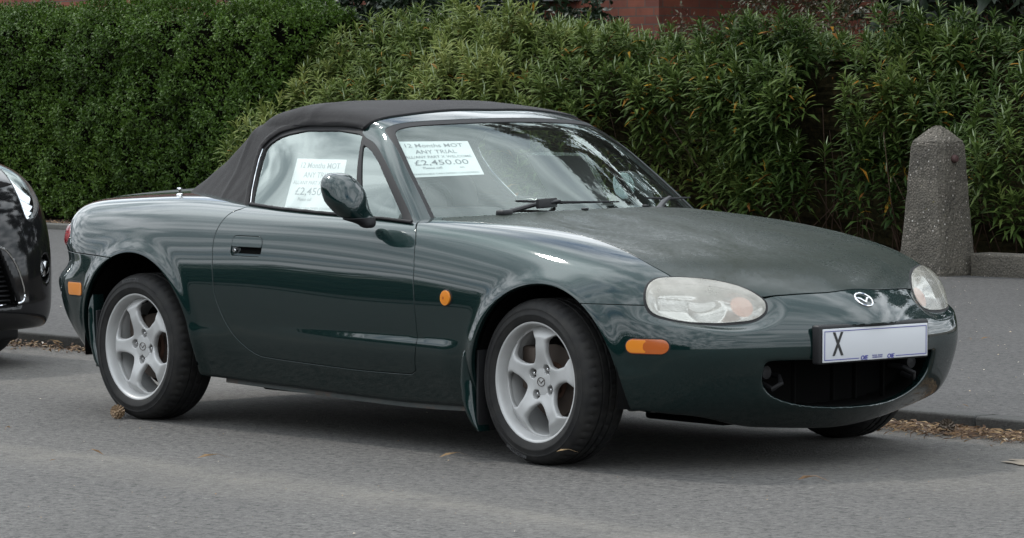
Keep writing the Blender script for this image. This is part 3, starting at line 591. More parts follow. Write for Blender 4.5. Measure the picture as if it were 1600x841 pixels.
# structure beneath the panels: stops light in the gaps, leaves the cabin open
def FI(x, y, z):
    w_ = np.abs(y); f = np.maximum(fbody0(x, w_, z)+.034, x-.735)
    for cx, cz, r in (FA, RAr): f = np.maximum(f, np.minimum(r+.02-np.hypot(x-cx, z-cz), w_-.42))
    f = np.maximum(f, -np.maximum(np.maximum(np.abs(x+1.32)-.66, w_-.655), .30-z)); f = np.maximum(f, -np.maximum(np.maximum(.52-x, w_-.46), np.abs(z-.29)-.11))
    u, v = lampuv(x, w_, z); f = np.maximum(f, np.where((x > .35), np.maximum(-(np.sqrt((u/LU)**2+(v/LW)**2)-1.1)*-.08*-1, -1), -1)) if False else f
    return f
ch = snets(FI, (-3.2, -.86, .1), (.86, .86, .92), (.03, .03, .03), newton=2); P = ch[0]
s = np.where(P[:, 0] > .33, 1.12-np.hypot(*[a/b for a, b in zip(lampuv(P[:, 0], np.abs(P[:, 1]), P[:, 2]), (LU, LW))]), -1); ch = clip(ch, -s*.1)
link('inner_structure', ch, M['dark'], car, 0)
MB().box((.32, 0, .160), (.38, .84, .03), .013).build('undertray', M['dark'], car); MB().box((-1.05, 0, .150), (1.55, 1.10, .04), .015).build('underfloor_blocker', M['dark'], car)  # tray and floor box added to hide the far tyre and darken the ground
MB().tube([(-2.9, -.45, .26), (-2.2, -.42, .20), (-1.2, -.1, .15), (-.2, -.1, .16)], .03, 10).build('exhaust_pipe', M['dark'], car)
# rusty seam flange along the sill
for sg in (-1, 1):
    xs = np.linspace(-1.80, -.36, 40); b_ = MB(); V = []; F_ = []
    for i, x_ in enumerate(xs):
        w0 = float(SIDE(np.array([x_]), np.array([.20]))[0])-.030; z0 = float(EB(x_)); z1 = z0-.015
        V += [(x_, sg*w0, z0+.03), (x_, sg*(w0+.003), z1), (x_, sg*(w0-.004), z1), (x_, sg*(w0-.006), z0+.03)]
    for i in range(len(xs)-1):
        for k in range(3): F_.append((i*4+k, i*4+k+1, i*4+k+5, i*4+k+4))
    b_.add(V, F_)
    sm = mat('worn sill flange', (.035, .05, .045), .6); t = NT(sm); n = t.noise(9, 6, .7); t.l(t.ramp(n, [(.35, (.010, .015, .014)), (.5, (.022, .028, .026)), (.66, (.05, .026, .014))]), t.b.inputs['Base Color']); b_.build('sill_flange', sm, car)
# ---- headlamps
for sg in (-1, 1):
    hl = None
    lo = (.38, .34, .47); hi = (.76, .76, .69); q = snets(FB, (lo[0], lo[1] if sg > 0 else -hi[1], lo[2]), (hi[0], hi[1] if sg > 0 else -lo[1], hi[2]), (.006, .006, .006))
    s = pfield(q[0], lampP); q = clip(q, s); s = pfield(q[0], lampP); u, v = lampuv(q[0][:, 0], np.abs(q[0][:, 1]), q[0][:, 2])
    ring = clip(q, .0075-s); Pr = ring[0].copy(); Pr += ring[1]*.0005
    hl = link('headlight', (Pr, ring[1], ring[2]), M['rubber'], car, .02)
    ln_ = clip(q, s-.0082); s2 = pfield(ln_[0], lampP); dome = .013*np.sqrt(np.clip(s2/.05, 0, 1))-.001
    PL = ln_[0]+ln_[1]*dome[:, None]; NL = ln_[1].copy()
    # recompute normals of the domed lens
    def vn(P_, T_):
        fn = np.cross(P_[T_[:, 1]]-P_[T_[:, 0]], P_[T_[:, 2]]-P_[T_[:, 0]]); o_ = np.zeros_like(P_)
        for k in range(3): np.add.at(o_, T_[:, k], fn)
        return o_/np.maximum(np.linalg.norm(o_, axis=1, keepdims=True), 1e-12)
    NL = vn(PL, ln_[2]); link('lens', (PL, NL, ln_[2]), M['lens'], hl, .006, .001)
    # bowl behind the lens: reflector dishes stepped by a divider
    s3 = pfield(ln_[0], lampP); uu, vv = [np.array(a) for a in lampuv(ln_[0][:, 0], np.abs(ln_[0][:, 1]), ln_[0][:, 2])]
    dd = .012+.05*np.clip(s3/.03, 0, 1)
    r1_ = np.hypot((uu+.015)/.075, (vv)/.062); dd += .05*np.clip(1-r1_**2, 0, 1)
    bx = ramp(.062-np.abs(uu-.105), 0, .01)*ramp(.036-np.abs(vv-.006), 0, .01); dd += .03*bx+.004*bx*np.sin(vv*420)
    PBm = ln_[0]-ln_[1]*dd[:, None]; mesh('reflector', PBm, ln_[2], M['reflector'], hl, nrm=vn(PBm, ln_[2]))
    # inner indicator bulb cover
    s4 = np.hypot((uu+.128)/.040, (vv+.004)/.037); ic = clip((ln_[0]-ln_[1]*.012, ln_[1], ln_[2]), 1-s4); mesh('indicator_cover', ic[0], ic[2], M['pinklens'], hl, nrm=ic[1])
# ---- markers and lamps set on the skin
def patch(name, cx, cz, w_, h_, r, mt, parent, sg, out_=.004, depth=.006, ylim=.5, mt2=None, xs=None):
    poly = rrect(cx-w_/2, cx+w_/2, cz-h_/2, cz+h_/2, r); ylo = ylim
    q = snets(FB, (cx-w_/2-.02, ylo if sg > 0 else -.87, cz-h_/2-.02), (cx+w_/2+.02, .87 if sg > 0 else -ylo, cz+h_/2+.02), (.004, .004, .004))
    s = polysd(XZ(q[0]), poly); q = clip(q, s); s = polysd(XZ(q[0]), poly); e_ = np.clip(s/(min(w_, h_)*.4), 0, 1)
    q = (q[0]+q[1]*(out_*(.5+.5*S(e_)))[:, None], q[1], q[2]); return link(name, q, mt, parent, depth, .001)
for sg in (-1, 1):
    rg = patch('side_marker', .484, .4255, .137, .054, .0265, M['rubber'], car, sg, .001)
    patch('lens', .484, .4255, .129, .046, .0225, M['darkamber'], rg, sg, .006); patch('lens', .452, .4255, .062, .040, [.004, .019, .019, .004], M['amber'], rg, sg, .0085)
    rg = patch('rear_marker', -2.675, .4885, .118, .060, .014, M['trim'], car, sg, .001); patch('lens', -2.675, .4885, .106, .048, .010, M['amber'], rg, sg, .007)
    rg = patch('side_repeater', -.440, .548, .060, .060, .0299, M['trim'], car, sg, .002); q = patch('lens', -.440, .548, .050, .050, .0249, M['amber'], rg, sg, .014, .012)
    patch('lens_core', -.440, .548, .022, .022, .0109, M['darkamber'], rg, sg, .0165, .003)
# ---- mud flaps
def guard(zs, front, rear, parent, sg, y0, bulge):
    zf = np.array(zs); k = len(zf); zz = np.linspace(zf[0], zf[-1], 22); o_ = np.argsort(zf); fr_ = np.interp(zz, zf[o_], np.array(front)[o_]); re_ = np.interp(zz, zf[o_], np.array(rear)[o_]); n_ = 9; V = []; F_ = []
    for i, z_ in enumerate(zz):
        e1 = min(1, min(i, 21-i)/4)
        for j in range(n_):
            t_ = j/(n_-1); e2 = math.sin(math.pi*t_)**.5; V.append((re_[i]*(1-t_)+fr_[i]*t_, sg*(y0+bulge*e2*math.sqrt(e1)), z_))
        V.append((fr_[i], sg*(y0-.05), z_)); V.append((re_[i]+.004, sg*(y0-.05), z_))
    m_ = n_+2
    for i in range(21):
        for j in range(m_): F_.append((i*m_+j, i*m_+(j+1) % m_, (i+1)*m_+(j+1) % m_, (i+1)*m_+j))
    F_ += [tuple(range(m_)), tuple(21*m_+j for j in range(m_))[::-1]]
    return MB().add(V, F_).build('mud_flap', M['paint'], parent, auto=50)
for sg in (-1, 1):
    fl_ = guard([.425, .40, .34, .27, .20, .14, .095], [-.318, -.312, -.318, -.320, -.312, -.298, -.285], [-.322, -.345, -.368, -.378, -.366, -.335, -.290], car, sg, .806, .020)
    MB().box((-.296, sg*.705, .235), (.010, .20, .28), .003).build('flap_rubber', M['rubber'], fl_)
    fl_ = guard([.47, .43, .36, .28, .21, .16], [-2.560, -2.552, -2.548, -2.535, -2.508, -2.47], [-2.566, -2.580, -2.586, -2.575, -2.545, -2.48], car, sg, .808, .014)
    MB().box((-2.535, sg*.70, .30), (.010, .22, .22), .003).build('flap_rubber', M['rubber'], fl_)
# ------------------------------------------------------------------ cabin: windscreen, frame, side glass, soft top
cab = snets(FC, (-2.5, -.78, .70), (-.32, .78, 1.26), (.0105, .0105, .0105))
P = cab[0]; cab = clip(cab, np.maximum(fbody0(P[:, 0], np.abs(P[:, 1]), P[:, 2])+.03, -1)); P = cab[0]; cab = clip(cab, P[:, 2]-.745)
fr = cat([(-1.129, -.12), (-1.131, .0), (-1.140, .2), (-1.160, .38), (-1.185, .49), (-1.224, .535)], False, 4).tolist()+cat([(-1.226, .545), (-1.183, .560), (-1.114, .576), (-1.016, .613), (-.903, .655), (-.775, .697), (-.72, .72)], False, 4).tolist()+[(-.2, .78), (-.2, -.12)]
def framef(P): return polysd(XW(P), fr)
s = framef(cab[0]); frame = clip(cab, s); roof = clip(cab, -s-.0015)
wsp = cat([(.672, .760), (.662, .813), (.642, .872), (.608, .967), (.573, 1.047), (.545, 1.100), (.515, 1.131), (.459, 1.147), (.35, 1.156), (.159, 1.163), (0, 1.165)], False, 4).tolist()+[(-.2, 1.165), (-.2, .70), (.68, .70)]
def wsf(P): return np.minimum(polysd(WZ(P), wsp), P[:, 0]+1.3)
s = wsf(frame[0]); scr = clip(frame, s); frame = clip(frame, -s)
def push(m_, d): return (m_[0]+m_[1]*d, m_[1], m_[2])
sf = link('screen_frame', frame, M['paint'], car, .02, .002)
s = wsf(scr[0]); rub = clip(scr, .013-s); scr = clip(scr, s-.013)
link('screen_seal', push(rub, -.0015), M['rubber'], sf, .006, .001); ws = link('windscreen', push(scr, -.004), M['screen'], car, 0)
gl = np.array(FE['glass'])[:, [0, 2]].tolist(); vt_ = np.array(FE['vent'])[:5, [0, 2]].tolist()
mainp = gl+[(-1.722, .79), (-1.72, .72), (-1.045, .72), (-1.058, .80), (-1.213, 1.100)]
ventp = vt_+[(-.76, .72), (-1.010, .72), (-1.022, .80), (-1.188, 1.075)]
unionp = cat(gl[::-1], False, 3).tolist(); 
allp = [(-1.723, .72)]+gl[::-1]+[(-1.213, 1.100), (-1.170, 1.11), (-1.08, 1.08), (-1.0, 1.04), (-.88, .95), (-.74, .84), (-.69, .76), (-.68, .72)]
def side(P, poly): return np.minimum(polysd(XZ(P), poly), np.abs(P[:, 1])-.40)
s = side(roof[0], allp); seal = clip(roof, s+.016); cloth = clip(roof, -s-.016)
mg = clip(seal, side(seal[0], mainp)-.001); sv = clip(seal, -side(seal[0], mainp)); vg = clip(sv, side(sv[0], ventp)-.001); sv = clip(sv, -side(sv[0], ventp))
for sg, d in ((-1, nd), (1, fd)):
    link('side_window', push(half(mg, sg), -.006), M['glass'], d, 0); link('quarter_light', push(half(vg, sg), -.006), M['glass'], d, 0); link('window_seal', push(half(sv, sg), -.001), M['rubber'], d, .008, .0015)
    # bright edge of the wound-up glass at the back and the belt seal
    e_ = [(x_, z_) for x_, z_ in gl if z_ < 1.06]; yy = SIDE2(np.array([a for a, _ in e_]), np.array([b for _, b in e_]))
    MB().tube([(a-.006, sg*(y_+.004), b) for (a, b), y_ in zip(e_, yy)], .0022, 6).build('glass_edge_trim', M['chrome'], d)
    xs = np.linspace(-1.73, -.74, 30); zt = []
    for x_ in xs:
        zz_ = np.linspace(.76, .87, 60); y_ = SIDE2(np.full(60, x_), zz_); k = np.argmin(np.abs(fbody0(np.full(60, x_), y_, zz_))); zt.append((x_, sg*(y_[k]+.006), zz_[k]+.003))
    MB().tube(zt, .006, 8).build('belt_seal', M['rubber'], d)
# cloth: a touch proud of the frame, with bow ridges and creases
P, Nn, T = cloth
def cshape(P):
    x_, w_, z_ = P[:, 0], np.abs(P[:, 1]), P[:, 2]; d = .006+.0*x_
    d += .006*np.exp(-((x_+1.98)/.022)**2)+.004*np.exp(-((x_+1.55)/.03)**2)*ramp(z_, 1.12, 1.17)
    d -= .006*np.exp(-((x_+1.76)/.08)**2)*ramp(z_, 1.13, 1.18)
    d += .0006*np.sin(x_*38+z_*21+3*np.sin(w_*9))*ramp(-x_, 1.75, 2.1)+.0006*np.sin(x_*70-z_*46)*ramp(-z_, -1.05, -.9)
    e_ = side(P, allp); d += .007*np.exp(-((e_+.026)/.010)**2)
    return d
P2 = P+Nn*cshape(P)[:, None]; st = link('soft_top', (P2, vn(P2, T), T), M['fabric'], car, .016, .004)
# header seam, drip seal
pts = [(-1.129-.004+(-.0)*0, 0, 0)]
def on(f, x_, w_, z0=.9, z1=1.3):
    z_ = np.linspace(z0, z1, 400); v = f(np.full(400, x_), np.full(400, w_), z_); k = np.where(v < 0)[0]; return z_[k[-1]] if len(k) else z0
hp = [(-1.131, 0), (-1.140, .2), (-1.160, .38), (-1.185, .49), (-1.218, .532)]; hp = cat(hp, False, 6)
MB().tube([(a, sg*b, on(fcab, a, b)+.002) for sg, q in ((-1, hp[::-1]), (1, hp[1:])) for a, b in q], .0032, 6).build('header_seal', M['rubber'], st)
# studs on the rear deck
for sg in (-1, 1):
    for cx, cw in ((-2.27, .60),):
        zt = on(fbody0, cx, cw, .7, .95); MB().lathe([(.0, .030), (.010, .030), (.011, .026), (.006, .022), (.006, .008), (.013, .005), (.014, 0)], 16, 'z', (cx, sg*cw, zt)).build('roof_stud', M['chrome'], car)
# ------------------------------------------------------------------ interior
di = MB().box((-.82, 0, .70), (.34, 1.22, .20), .05).box((-.92, -.36, .80), (.18, .38, .08), .035); di.build('dashboard', M['interior'], car)
for sy in (-.36, .36):
    s_ = MB().box((-1.55, sy, .42), (.50, .46, .16), .06).box((-1.86, sy, .66), (.14, .46, .56), .06, Matrix.Rotation(R_(-14), 3, 'Y').to_euler()).box((-1.95, sy, .96), (.09, .25, .14), .04)
    s_.build('seat', M['interior'], car)
b_ = MB(); Rw = Matrix.Rotation(R_(-64), 3, 'Y'); cw_ = Vector((-1.16, -.36, .765)); pts = []
for k in range(41):
    q = 2*math.pi*k/40; pts.append(tuple(cw_+Rw@Vector((.178*math.sin(q), .178*math.cos(q), 0))))
b_.tube(pts, .015, 10)
for q in (0, 120, 240): b_.tube([tuple(cw_+Rw@Vector((0, 0, .02))), tuple(cw_+Rw@Vector((.17*math.cos(R_(q)), .17*math.sin(R_(q)), 0)))], .014, 8)
b_.box(tuple(cw_), (.11, .11, .05), .02, Rw.to_euler()); b_.build('steering_wheel', M['rubber'], car)
MB().box((-1.035, 0, 1.075), (.02, .22, .06), .01).tube([(-1.04, 0, 1.1), (-1.02, 0, 1.15)], .01).build('rear_view_mirror', M['rubber'], car)
# ------------------------------------------------------------------ door mirrors
def FM(x, y, z):   # shell of the near-side mirror: a teardrop leaning out of the door
    Y, Z = y+.872, z-.903; bY, bZ = .078, -.094; t_ = np.clip((Y*bY+Z*bZ)/(bY*bY+bZ*bZ), 0, 1); r_ = .070-.042*ramp(t_, .30, 1.10)
    dq = (np.abs(Y-t_*bY)**2.7+np.abs(Z-t_*bZ)**2.7)**(1/2.7)/r_; X = x+.945+.42*(z-.9); hx = .060-.034*ramp(t_, .15, 1)
    f = ((dq**2.9+np.abs(X/hx)**2.5)**(1/2.7)-1)*np.minimum(r_, hx)
    return smax(f, -(x+.990+.10*(z-.91)), .010)
mm = snets(FM, (-1.05, -1.02, .78), (-.86, -.74, 1.01), (.006, .006, .006)); P = mm[0]
s = -(P[:, 0]+.9885+.10*(P[:, 2]-.91)); gls = clip(mm, np.minimum(s, P[:, 2]-.86)); shell = clip(mm, -np.minimum(s, P[:, 2]-.86))
mb_ = clip(shell, .812-shell[0][:, 2]); shell = clip(shell, shell[0][:, 2]-.812)
def mir(m_, sg):
    if sg < 0: return m_
    a = R_(88); Rz = np.array([[math.cos(a), -math.sin(a), 0], [math.sin(a), math.cos(a), 0], [0, 0, 1]]); pv = np.array([-.985, .785, 0])   # the far mirror is folded back against its window
    Pm = (m_[0]*[1, -1, 1]-pv)@Rz.T+pv+np.array([-.10, -.055, -.02]); return (Pm, (m_[1]*[1, -1, 1])@Rz.T, m_[2][:, ::-1])
for sg, d in ((-1, nd), (1, fd)):
    q = mir(shell, sg); w_ = link('wing_mirror', q, M['paint'], car, .004, .001); link('mirror_glass', mir(gls, sg), M['mirrorglass'], w_, 0); link('mirror_foot', push(mir(mb_, sg), .004), M['rubber'], w_, .01)
# ------------------------------------------------------------------ wheels
def rimface():
    t0, TA = .009, None
    def f(x, y, z):   # axis along y, outer side towards -y ; y=0 is the lip plane
        r = np.hypot(x, z); th = np.arctan2(z, x); D = np.full(x.shape, 9.)
        for k in range(5):
            d = th-2*math.pi*k/5; d = (d+math.pi) % (2*math.pi)-math.pi
            hw = .0262+.012*ramp(-r, -.110, -.055)+.034*ramp(r, .132, .186)**1.3
            q = np.abs(r*np.sin(d))-hw; q = np.where(np.cos(d) > 0, q, 1.); D = smin(D, q*.9, .016)
        D = smin(D, r-.068, .034); D = smin(D, .179-r, .026); D = np.maximum(D, r-.196)
        A = .034-.020*ramp(r, .03, .125)+.030*ramp(r, .150, .200)      # depth of the front face behind the lip
        A = A-.002*np.cos(0)
        slab = np.abs(y-(A+.013))-.013
        g = smax(D, slab, .017)
        for k in range(4):
            a = math.pi/4*1+k*math.pi/2; rr = np.hypot(x-.050*math.cos(a), z-.050*math.sin(a)); g = smax(g, -np.maximum(rr-.0172, -(.052-y)+0), .004)
        return g
    return f
rf = snets(rimface(), (-.205, -.01, -.205), (.205, .085, .205), (.0036, .0036, .0036), newton=3)
def hole_ang(): return math.pi/4
def wheel(name, x_, sg, spin, lug, steer=0, label=None):
    wy = .806 if x_ > -1 else .812; root = empty(name, (x_, sg*wy, .2815)); root.parent = car; root.rotation_euler = (0, 0, (math.pi if sg > 0 else 0)+steer)
    th_ = R_(spin)
    # tyre: lathe with shoulder lugs and three grooves. y=0 is the lip plane, +y inboard
    R0 = .283; prof = [(.196, .012), (.200, .002), (.212, -.006), (.228, -.0105), (.2275, -.0118), (.231, -.0122), (.2335, -.0108), (.246, -.009), (.2465, -.0102), (.2505, -.0100), (.251, -.0085), (.262, -.003), (.270, .004), (.2765, .0135), (.2805, .024)]
    tread = []
    for g0, g1 in ((.052, .059), (.082, .091), (.112, .119)): tread += [(R0-.0006, g0-.001), (R0-.007, g0), (R0-.007, g1), (R0-.0006, g1+.001)]
    prof = prof+[(.2822, .034)]+tread+[(.2822, .140), (.279, .152), (.270, .170), (.250, .182), (.215, .180), (.196, .165)]
    nseg = 216; b_ = MB(); V = []; m_ = len(prof)
    for k in range(nseg):
        q = 2*math.pi*k/nseg
        for j, (r, a) in enumerate(prof):
            if k % 4 == 0 and ((r > .2700 and a < .040) or (r > .2700 and a > .135)): r -= .0042
            if k % 6 == 3 and .06 < a < .082 and r > .28: r -= .004
            if k % 6 == 1 and .09 < a < .112 and r > .28: r -= .004
            V.append((r*math.cos(q), a, r*math.sin(q)))
    F_ = [(k*m_+i, ((k+1) % nseg)*m_+i, ((k+1) % nseg)*m_+i+1, k*m_+i+1) for k in range(nseg) for i in range(m_-1)]
    b_.add(V, F_); ty = b_.build('tyre', M['tyre'], root, auto=40)
    def ann(txt, rad, a0, size, dep):
        def f(V):
            an = a0-V[:, 0]/rad; rr = rad+V[:, 1]; return np.stack([rr*np.cos(an), -dep+V[:, 2]*0-.0008*(V[:, 2] > 0), rr*np.sin(an)], 1)
        return f
    tt = text('BRIDGESTONE', .0165, 'sidewall_lettering', M['tyretext'], ty, extrude=.001, f=ann('', .2585, R_(97 if x_ < -1 else 250), 0, .0062))
    # rim
    rp = [(.180, .155), (.176, .10), (.180, .052), (.186, .040), (.190, .020), (.194, .008), (.1975, .001), (.2015, -.0015), (.2055, -.001), (.2075, .003), (.2065, .010), (.199, .014)]
    ri = MB().lathe(rp, 96).build('rim', M['alloy'], root, auto=40)
    c_, s_ = math.cos(th_), math.sin(th_); Rm = np.array([[c_, 0, -s_], [0, 1, 0], [s_, 0, c_]])
    # the spoke face carries its four bolt holes at its own angle
    mesh('spokes', rf[0]@Rm.T, rf[2], M['alloy'], ri, nrm=rf[1]@Rm.T)
    for k in range(4):
        a = th_+math.pi/4+k*math.pi/2; MB().lathe([(.0, -.014), (.0055, -.013), (.008, -.006), (.0095, .004), (.0095, .02)], 6, c=(.050*math.cos(a), .047, .050*math.sin(a))).build('wheel_nut', M['chrome'], ri)
    # centre cap with four scallops
    cv = []; n_ = 64
    for k in range(n_):
        a = th_+2*math.pi*k/n_; r_ = .0465-.0125*max(0, math.cos(4*(a-th_-math.pi/4)))**1.5; cv.append((r_*math.cos(a), r_*math.sin(a)))
    V = [(x*1.0, .0335, z) for x, z in cv]+[(x*.94, .0300, z*.94) for x, z in cv]+[(x*.5, .0285, z*.5) for x, z in cv]+[(0, .028, 0)]
    F_ = [(k+j*n_, (k+1) % n_+j*n_, (k+1) % n_+(j+1)*n_, k+(j+1)*n_) for j in (0, 1) for k in range(n_)]+[(2*n_+k, 2*n_+(k+1) % n_, 3*n_) for k in range(n_)]
    cp_ = MB().add(V, F_).build('centre_cap', M['alloy'], ri)
    e2 = MB().tube([(.019*math.cos(t), .0272, .0145*math.sin(t)) for t in np.linspace(0, 2*math.pi, 25)], .0012, 6).tube([(-.013, .027, .006), (-.006, .027, .001), (0, .027, -.006), (.006, .027, .001), (.013, .027, .006)], .0012, 6).build('cap_emblem', M['steel'], cp_)
    # valve, balance weight, disc, caliper
    a = th_+R_(36+20); MB().tube([(.172*math.cos(a), .060, .172*math.sin(a)), (.166*math.cos(a), .030, .166*math.sin(a))], .0038, 8).build('valve', M['rubber'], ri)
    MB().lathe([(.05, .085), (.125, .085), (.125, .105), (.05, .105)], 64, closed=True).build('brake_disc', M['steel'], root)
    MB().lathe([(.03, .075), (.060, .075), (.066, .082), (.066, .10)], 40).build('hub', M['rust'], root)
    MB().box((-.105 if x_ < -1 else -.11, .095, .04), (.07, .06, .15), .012).build('caliper', M['steel'], root)
    MB().lathe([(.0, .125), (.150, .125), (.150, .13), (0, .13)], 40).build('dust_shield', M['dark'], root)
    return root
wheel('wheel', 0, -1, 14, 0, -.0247); wheel('wheel', -2.265, -1, 37, 0); wheel('wheel', 0, 1, 50, 0, -.0247); wheel('wheel', -2.265, 1, 5, 0)
# ------------------------------------------------------------------ number plate and its plinth
b_ = MB()
pc = Vector((.812, 0, .4206)); b_.box((.790, 0, .4240), (.036, .545, .130), .008).box((.765, 0, .43), (.05, .52, .115), .01)
ph = b_.build('plate_holder', M['trim'], car)
npl = MB().box((.8105, 0, .4206), (.004, .520, .111), .0015).build('number_plate', M['white'], car)
def YZ(x_, y_, z_, s=1): return Matrix(((0, 0, 1, x_), (1, 0, 0, y_), (0, 1, 0, z_), (0, 0, 0, 1)))
b_ = MB()
for (y0, z0, y1, z1) in ((-.252, .0475, .252, .0475), (-.252, -.0475, -.085, -.0475), (.100, -.0475, .252, -.0475), (-.252, -.0475, -.252, .0475), (.252, -.0475, .252, .0475)):
    b_.box((.8132, (y0+y1)/2, .4206+(z0+z1)/2), (.001, max(abs(y1-y0), .0022)+.0022*(y1 != y0), max(abs(z1-z0), .0022)))
b_.build('plate_border', M['blue'], npl, smooth=False)
text('X', .108, 'plate_character', M['blacktxt'], npl, .0006, offset=.0022, sx=.62, M=YZ(.8135, -.188, .4212))
text('OIE', .020, 'maker_mark', M['blue'], npl, .0005, offset=.0004, sx=1.1, shear=.2, M=YZ(.8135, -.060, .3731)); text('OIE', .020, 'maker_mark', M['blue'], npl, .0005, offset=.0004, sx=1.1, shear=.2, M=YZ(.8135, .072, .3731))
text('MOTOR  TRADER\nNUMBER PLATES', .0065, 'maker_print', M['blue'], npl, .0003, M=YZ(.8135, .006, .3755))
# ---- bonnet emblem
def nosep(y_, z_):
    xs = np.linspace(.5, .9, 400); v = FB(xs, np.full(400, y_), np.full(400, z_)); return float(xs[np.where(v < 0)[0][-1]])
x0_, x1_ = nosep(-.019, .575), nosep(-.019, .552); em = MB()
def E3(y_, z_): return (nosep(y_, z_)+.003, y_, z_)
em.tube([E3(.036*math.cos(t), .5635+.0205*math.sin(t)) for t in np.linspace(0, 2*math.pi, 33)], .0035, 8)
for s_ in (-1, 1): em.tube([E3(s_*.031, .570), E3(s_*.015, .566), E3(0, .5545)], [.003, .0045, .003], 8)
em.build('badge', M['chrome'], car)
# ---- grille bars, tow hooks in the mouth
for y_ in (-.24, -.05, .06, .2): MB().box((.66, y_, .30), (.02, .006, .16), .002).build('grille_bar', M['dark'], car)
for sg in (-1, 1):
    MB().tube([(.60, sg*.30, .32), (.66, sg*.31, .315), (.69, sg*.33, .295), (.67, sg*.35, .275), (.62, sg*.345, .29)], .009, 8).build('tow_hook', M['trim'], car)
    MB().lathe([(0, .655), (.022, .652), (.026, .64), (.026, .62)], 20, 'x', (0, sg*.36, .33)).build('mount_boss', M['trim'], car)
# ---- chin spoiler seam
# ---- wipers
def scr_pt(y_, z_, o_=.0):
    xs = np.linspace(-1.25, -.3, 500); v = fcab(xs, np.full(500, abs(y_)), np.full(500, z_)); k = np.where(v < 0)[0]; return (float(xs[k[-1]])+.01+o_, y_, z_+.012+o_)
for (ya, yb, yc) in ((-.47, -.20, .07), (.20, .42, .64)):
    pv = Vector(scr_pt(ya, .815)); pv = Vector((pv.x+.06, ya, .832)); md = Vector(scr_pt(yb, .848, .010)); en = Vector(scr_pt(yc, .842, .008)); st_ = Vector(scr_pt(yb-.16, .855, .004))
    wp = MB().tube([tuple(pv), tuple(pv.lerp(md, .5)+Vector((0, 0, .006))), tuple(md)], [.013, .012, .008], 8, .7).box(tuple(pv), (.045, .05, .022), .008).build('wiper', M['trim'], car)
    MB().tube([tuple(st_), tuple(md+Vector((-.006, 0, -.006))), tuple(en)], [.004, .0065, .003], 6).build('wiper_blade', M['rubber'], wp)
    if ya < 0: MB().box(tuple(md.lerp(pv, .28)+Vector((.012, 0, .004))), (.012, .17, .034), .004, Matrix.Rotation(R_(24), 3, 'Z').to_euler()).build('air_deflector', M['trim'], wp)
for x_, y_ in ((-.40, -.20), (-.42, .12)):
    MB().box((x_, y_, on(fbody0, x_, abs(y_), .7, .95)+.004), (.024, .016, .008), .003).build('washer_jet', M['trim'], car)
# ------------------------------------------------------------------ sale notices taped inside the glass
def notice(corn, offs, label, lines, tape=False, mirror=False):
    """corn: top-left, top-right, bottom-right, bottom-left as read from outside"""
    A, B_, C_, D_ = [np.array(c) for c in corn]; nrm = np.cross(B_-A, D_-A); nrm = -nrm/np.linalg.norm(nrm)
    def pt(u, v, o_=0):
        u = np.asarray(u)[..., None]; v = np.asarray(v)[..., None]; return (A*(1-u)+B_*u)*(1-v)+(D_*(1-u)+C_*u)*v+nrm*o_
    n_ = 6; U, V_ = np.meshgrid(np.linspace(0, 1, n_), np.linspace(0, 1, n_)); P = pt(U.ravel(), V_.ravel(), 0); P = np.concatenate([P, P-nrm*.0006])
    F_ = [(j*n_+i, (j+1)*n_+i, (j+1)*n_+i+1, j*n_+i+1) for j in range(n_-1) for i in range(n_-1)]; F_ += [tuple(a+n_*n_ for a in f[::-1]) for f in F_]
    pz = mesh('sale_notice', P, F_, M['paper']); tag(pz, label, 'notice', 'sale notices in the car windows')
    for body_, v, h_, wmax, mt_ in lines:
        def f(V, v=v, h_=h_, wmax=wmax):
            span = np.abs(V[:, 0]).max()*2; k = wmax/span; yc = V[:, 1]; return pt(.5+V[:, 0]*k, v-yc*h_, .0012)
        text(body_, 1, 'print', M[mt_], pz, 0, offset=.003, f=f)
    return pz
def inner(x_, z_, sg, o_=.018):
    return (x_, sg*(float(SIDE2(np.array([x_]), np.array([z_]))[0])-o_), z_)
LN = [('12 Months MOT', .13, .15, .80, 'greytxt'), ('ANY TRIAL', .31, .15, .56, 'greytxt'), ('ALL/ANY PART X WELCOME', .455, .10, .90, 'greytxt'), ('£2,450.00', .62, .20, .74, 'greytxt'), ('Please call             on', .765, .085, .56, 'greytxt'), ('REASONABLE CASH OFFERS CONSIDERED', .93, .06, .90, 'greytxt')]
s1 = np.array(FE['sign1']); c1 = [inner(a[0], a[2], -1) for a in s1]
notice(c1, 0, 'white sale notice taped inside the side window, partly behind the door mirror', LN)
c1f = [inner(a[0], a[2], 1) for a in (s1[1], s1[0], s1[3], s1[2])]
notice(c1f, 0, 'sale notice in the far window, seen from behind as a dark blue-grey sheet', LN)
s2 = np.array(FE['sign2']); c2 = s2+np.array([-.022, 0, -.016])
notice(c2, 0, 'white sale notice taped inside the top corner of the windscreen', LN)
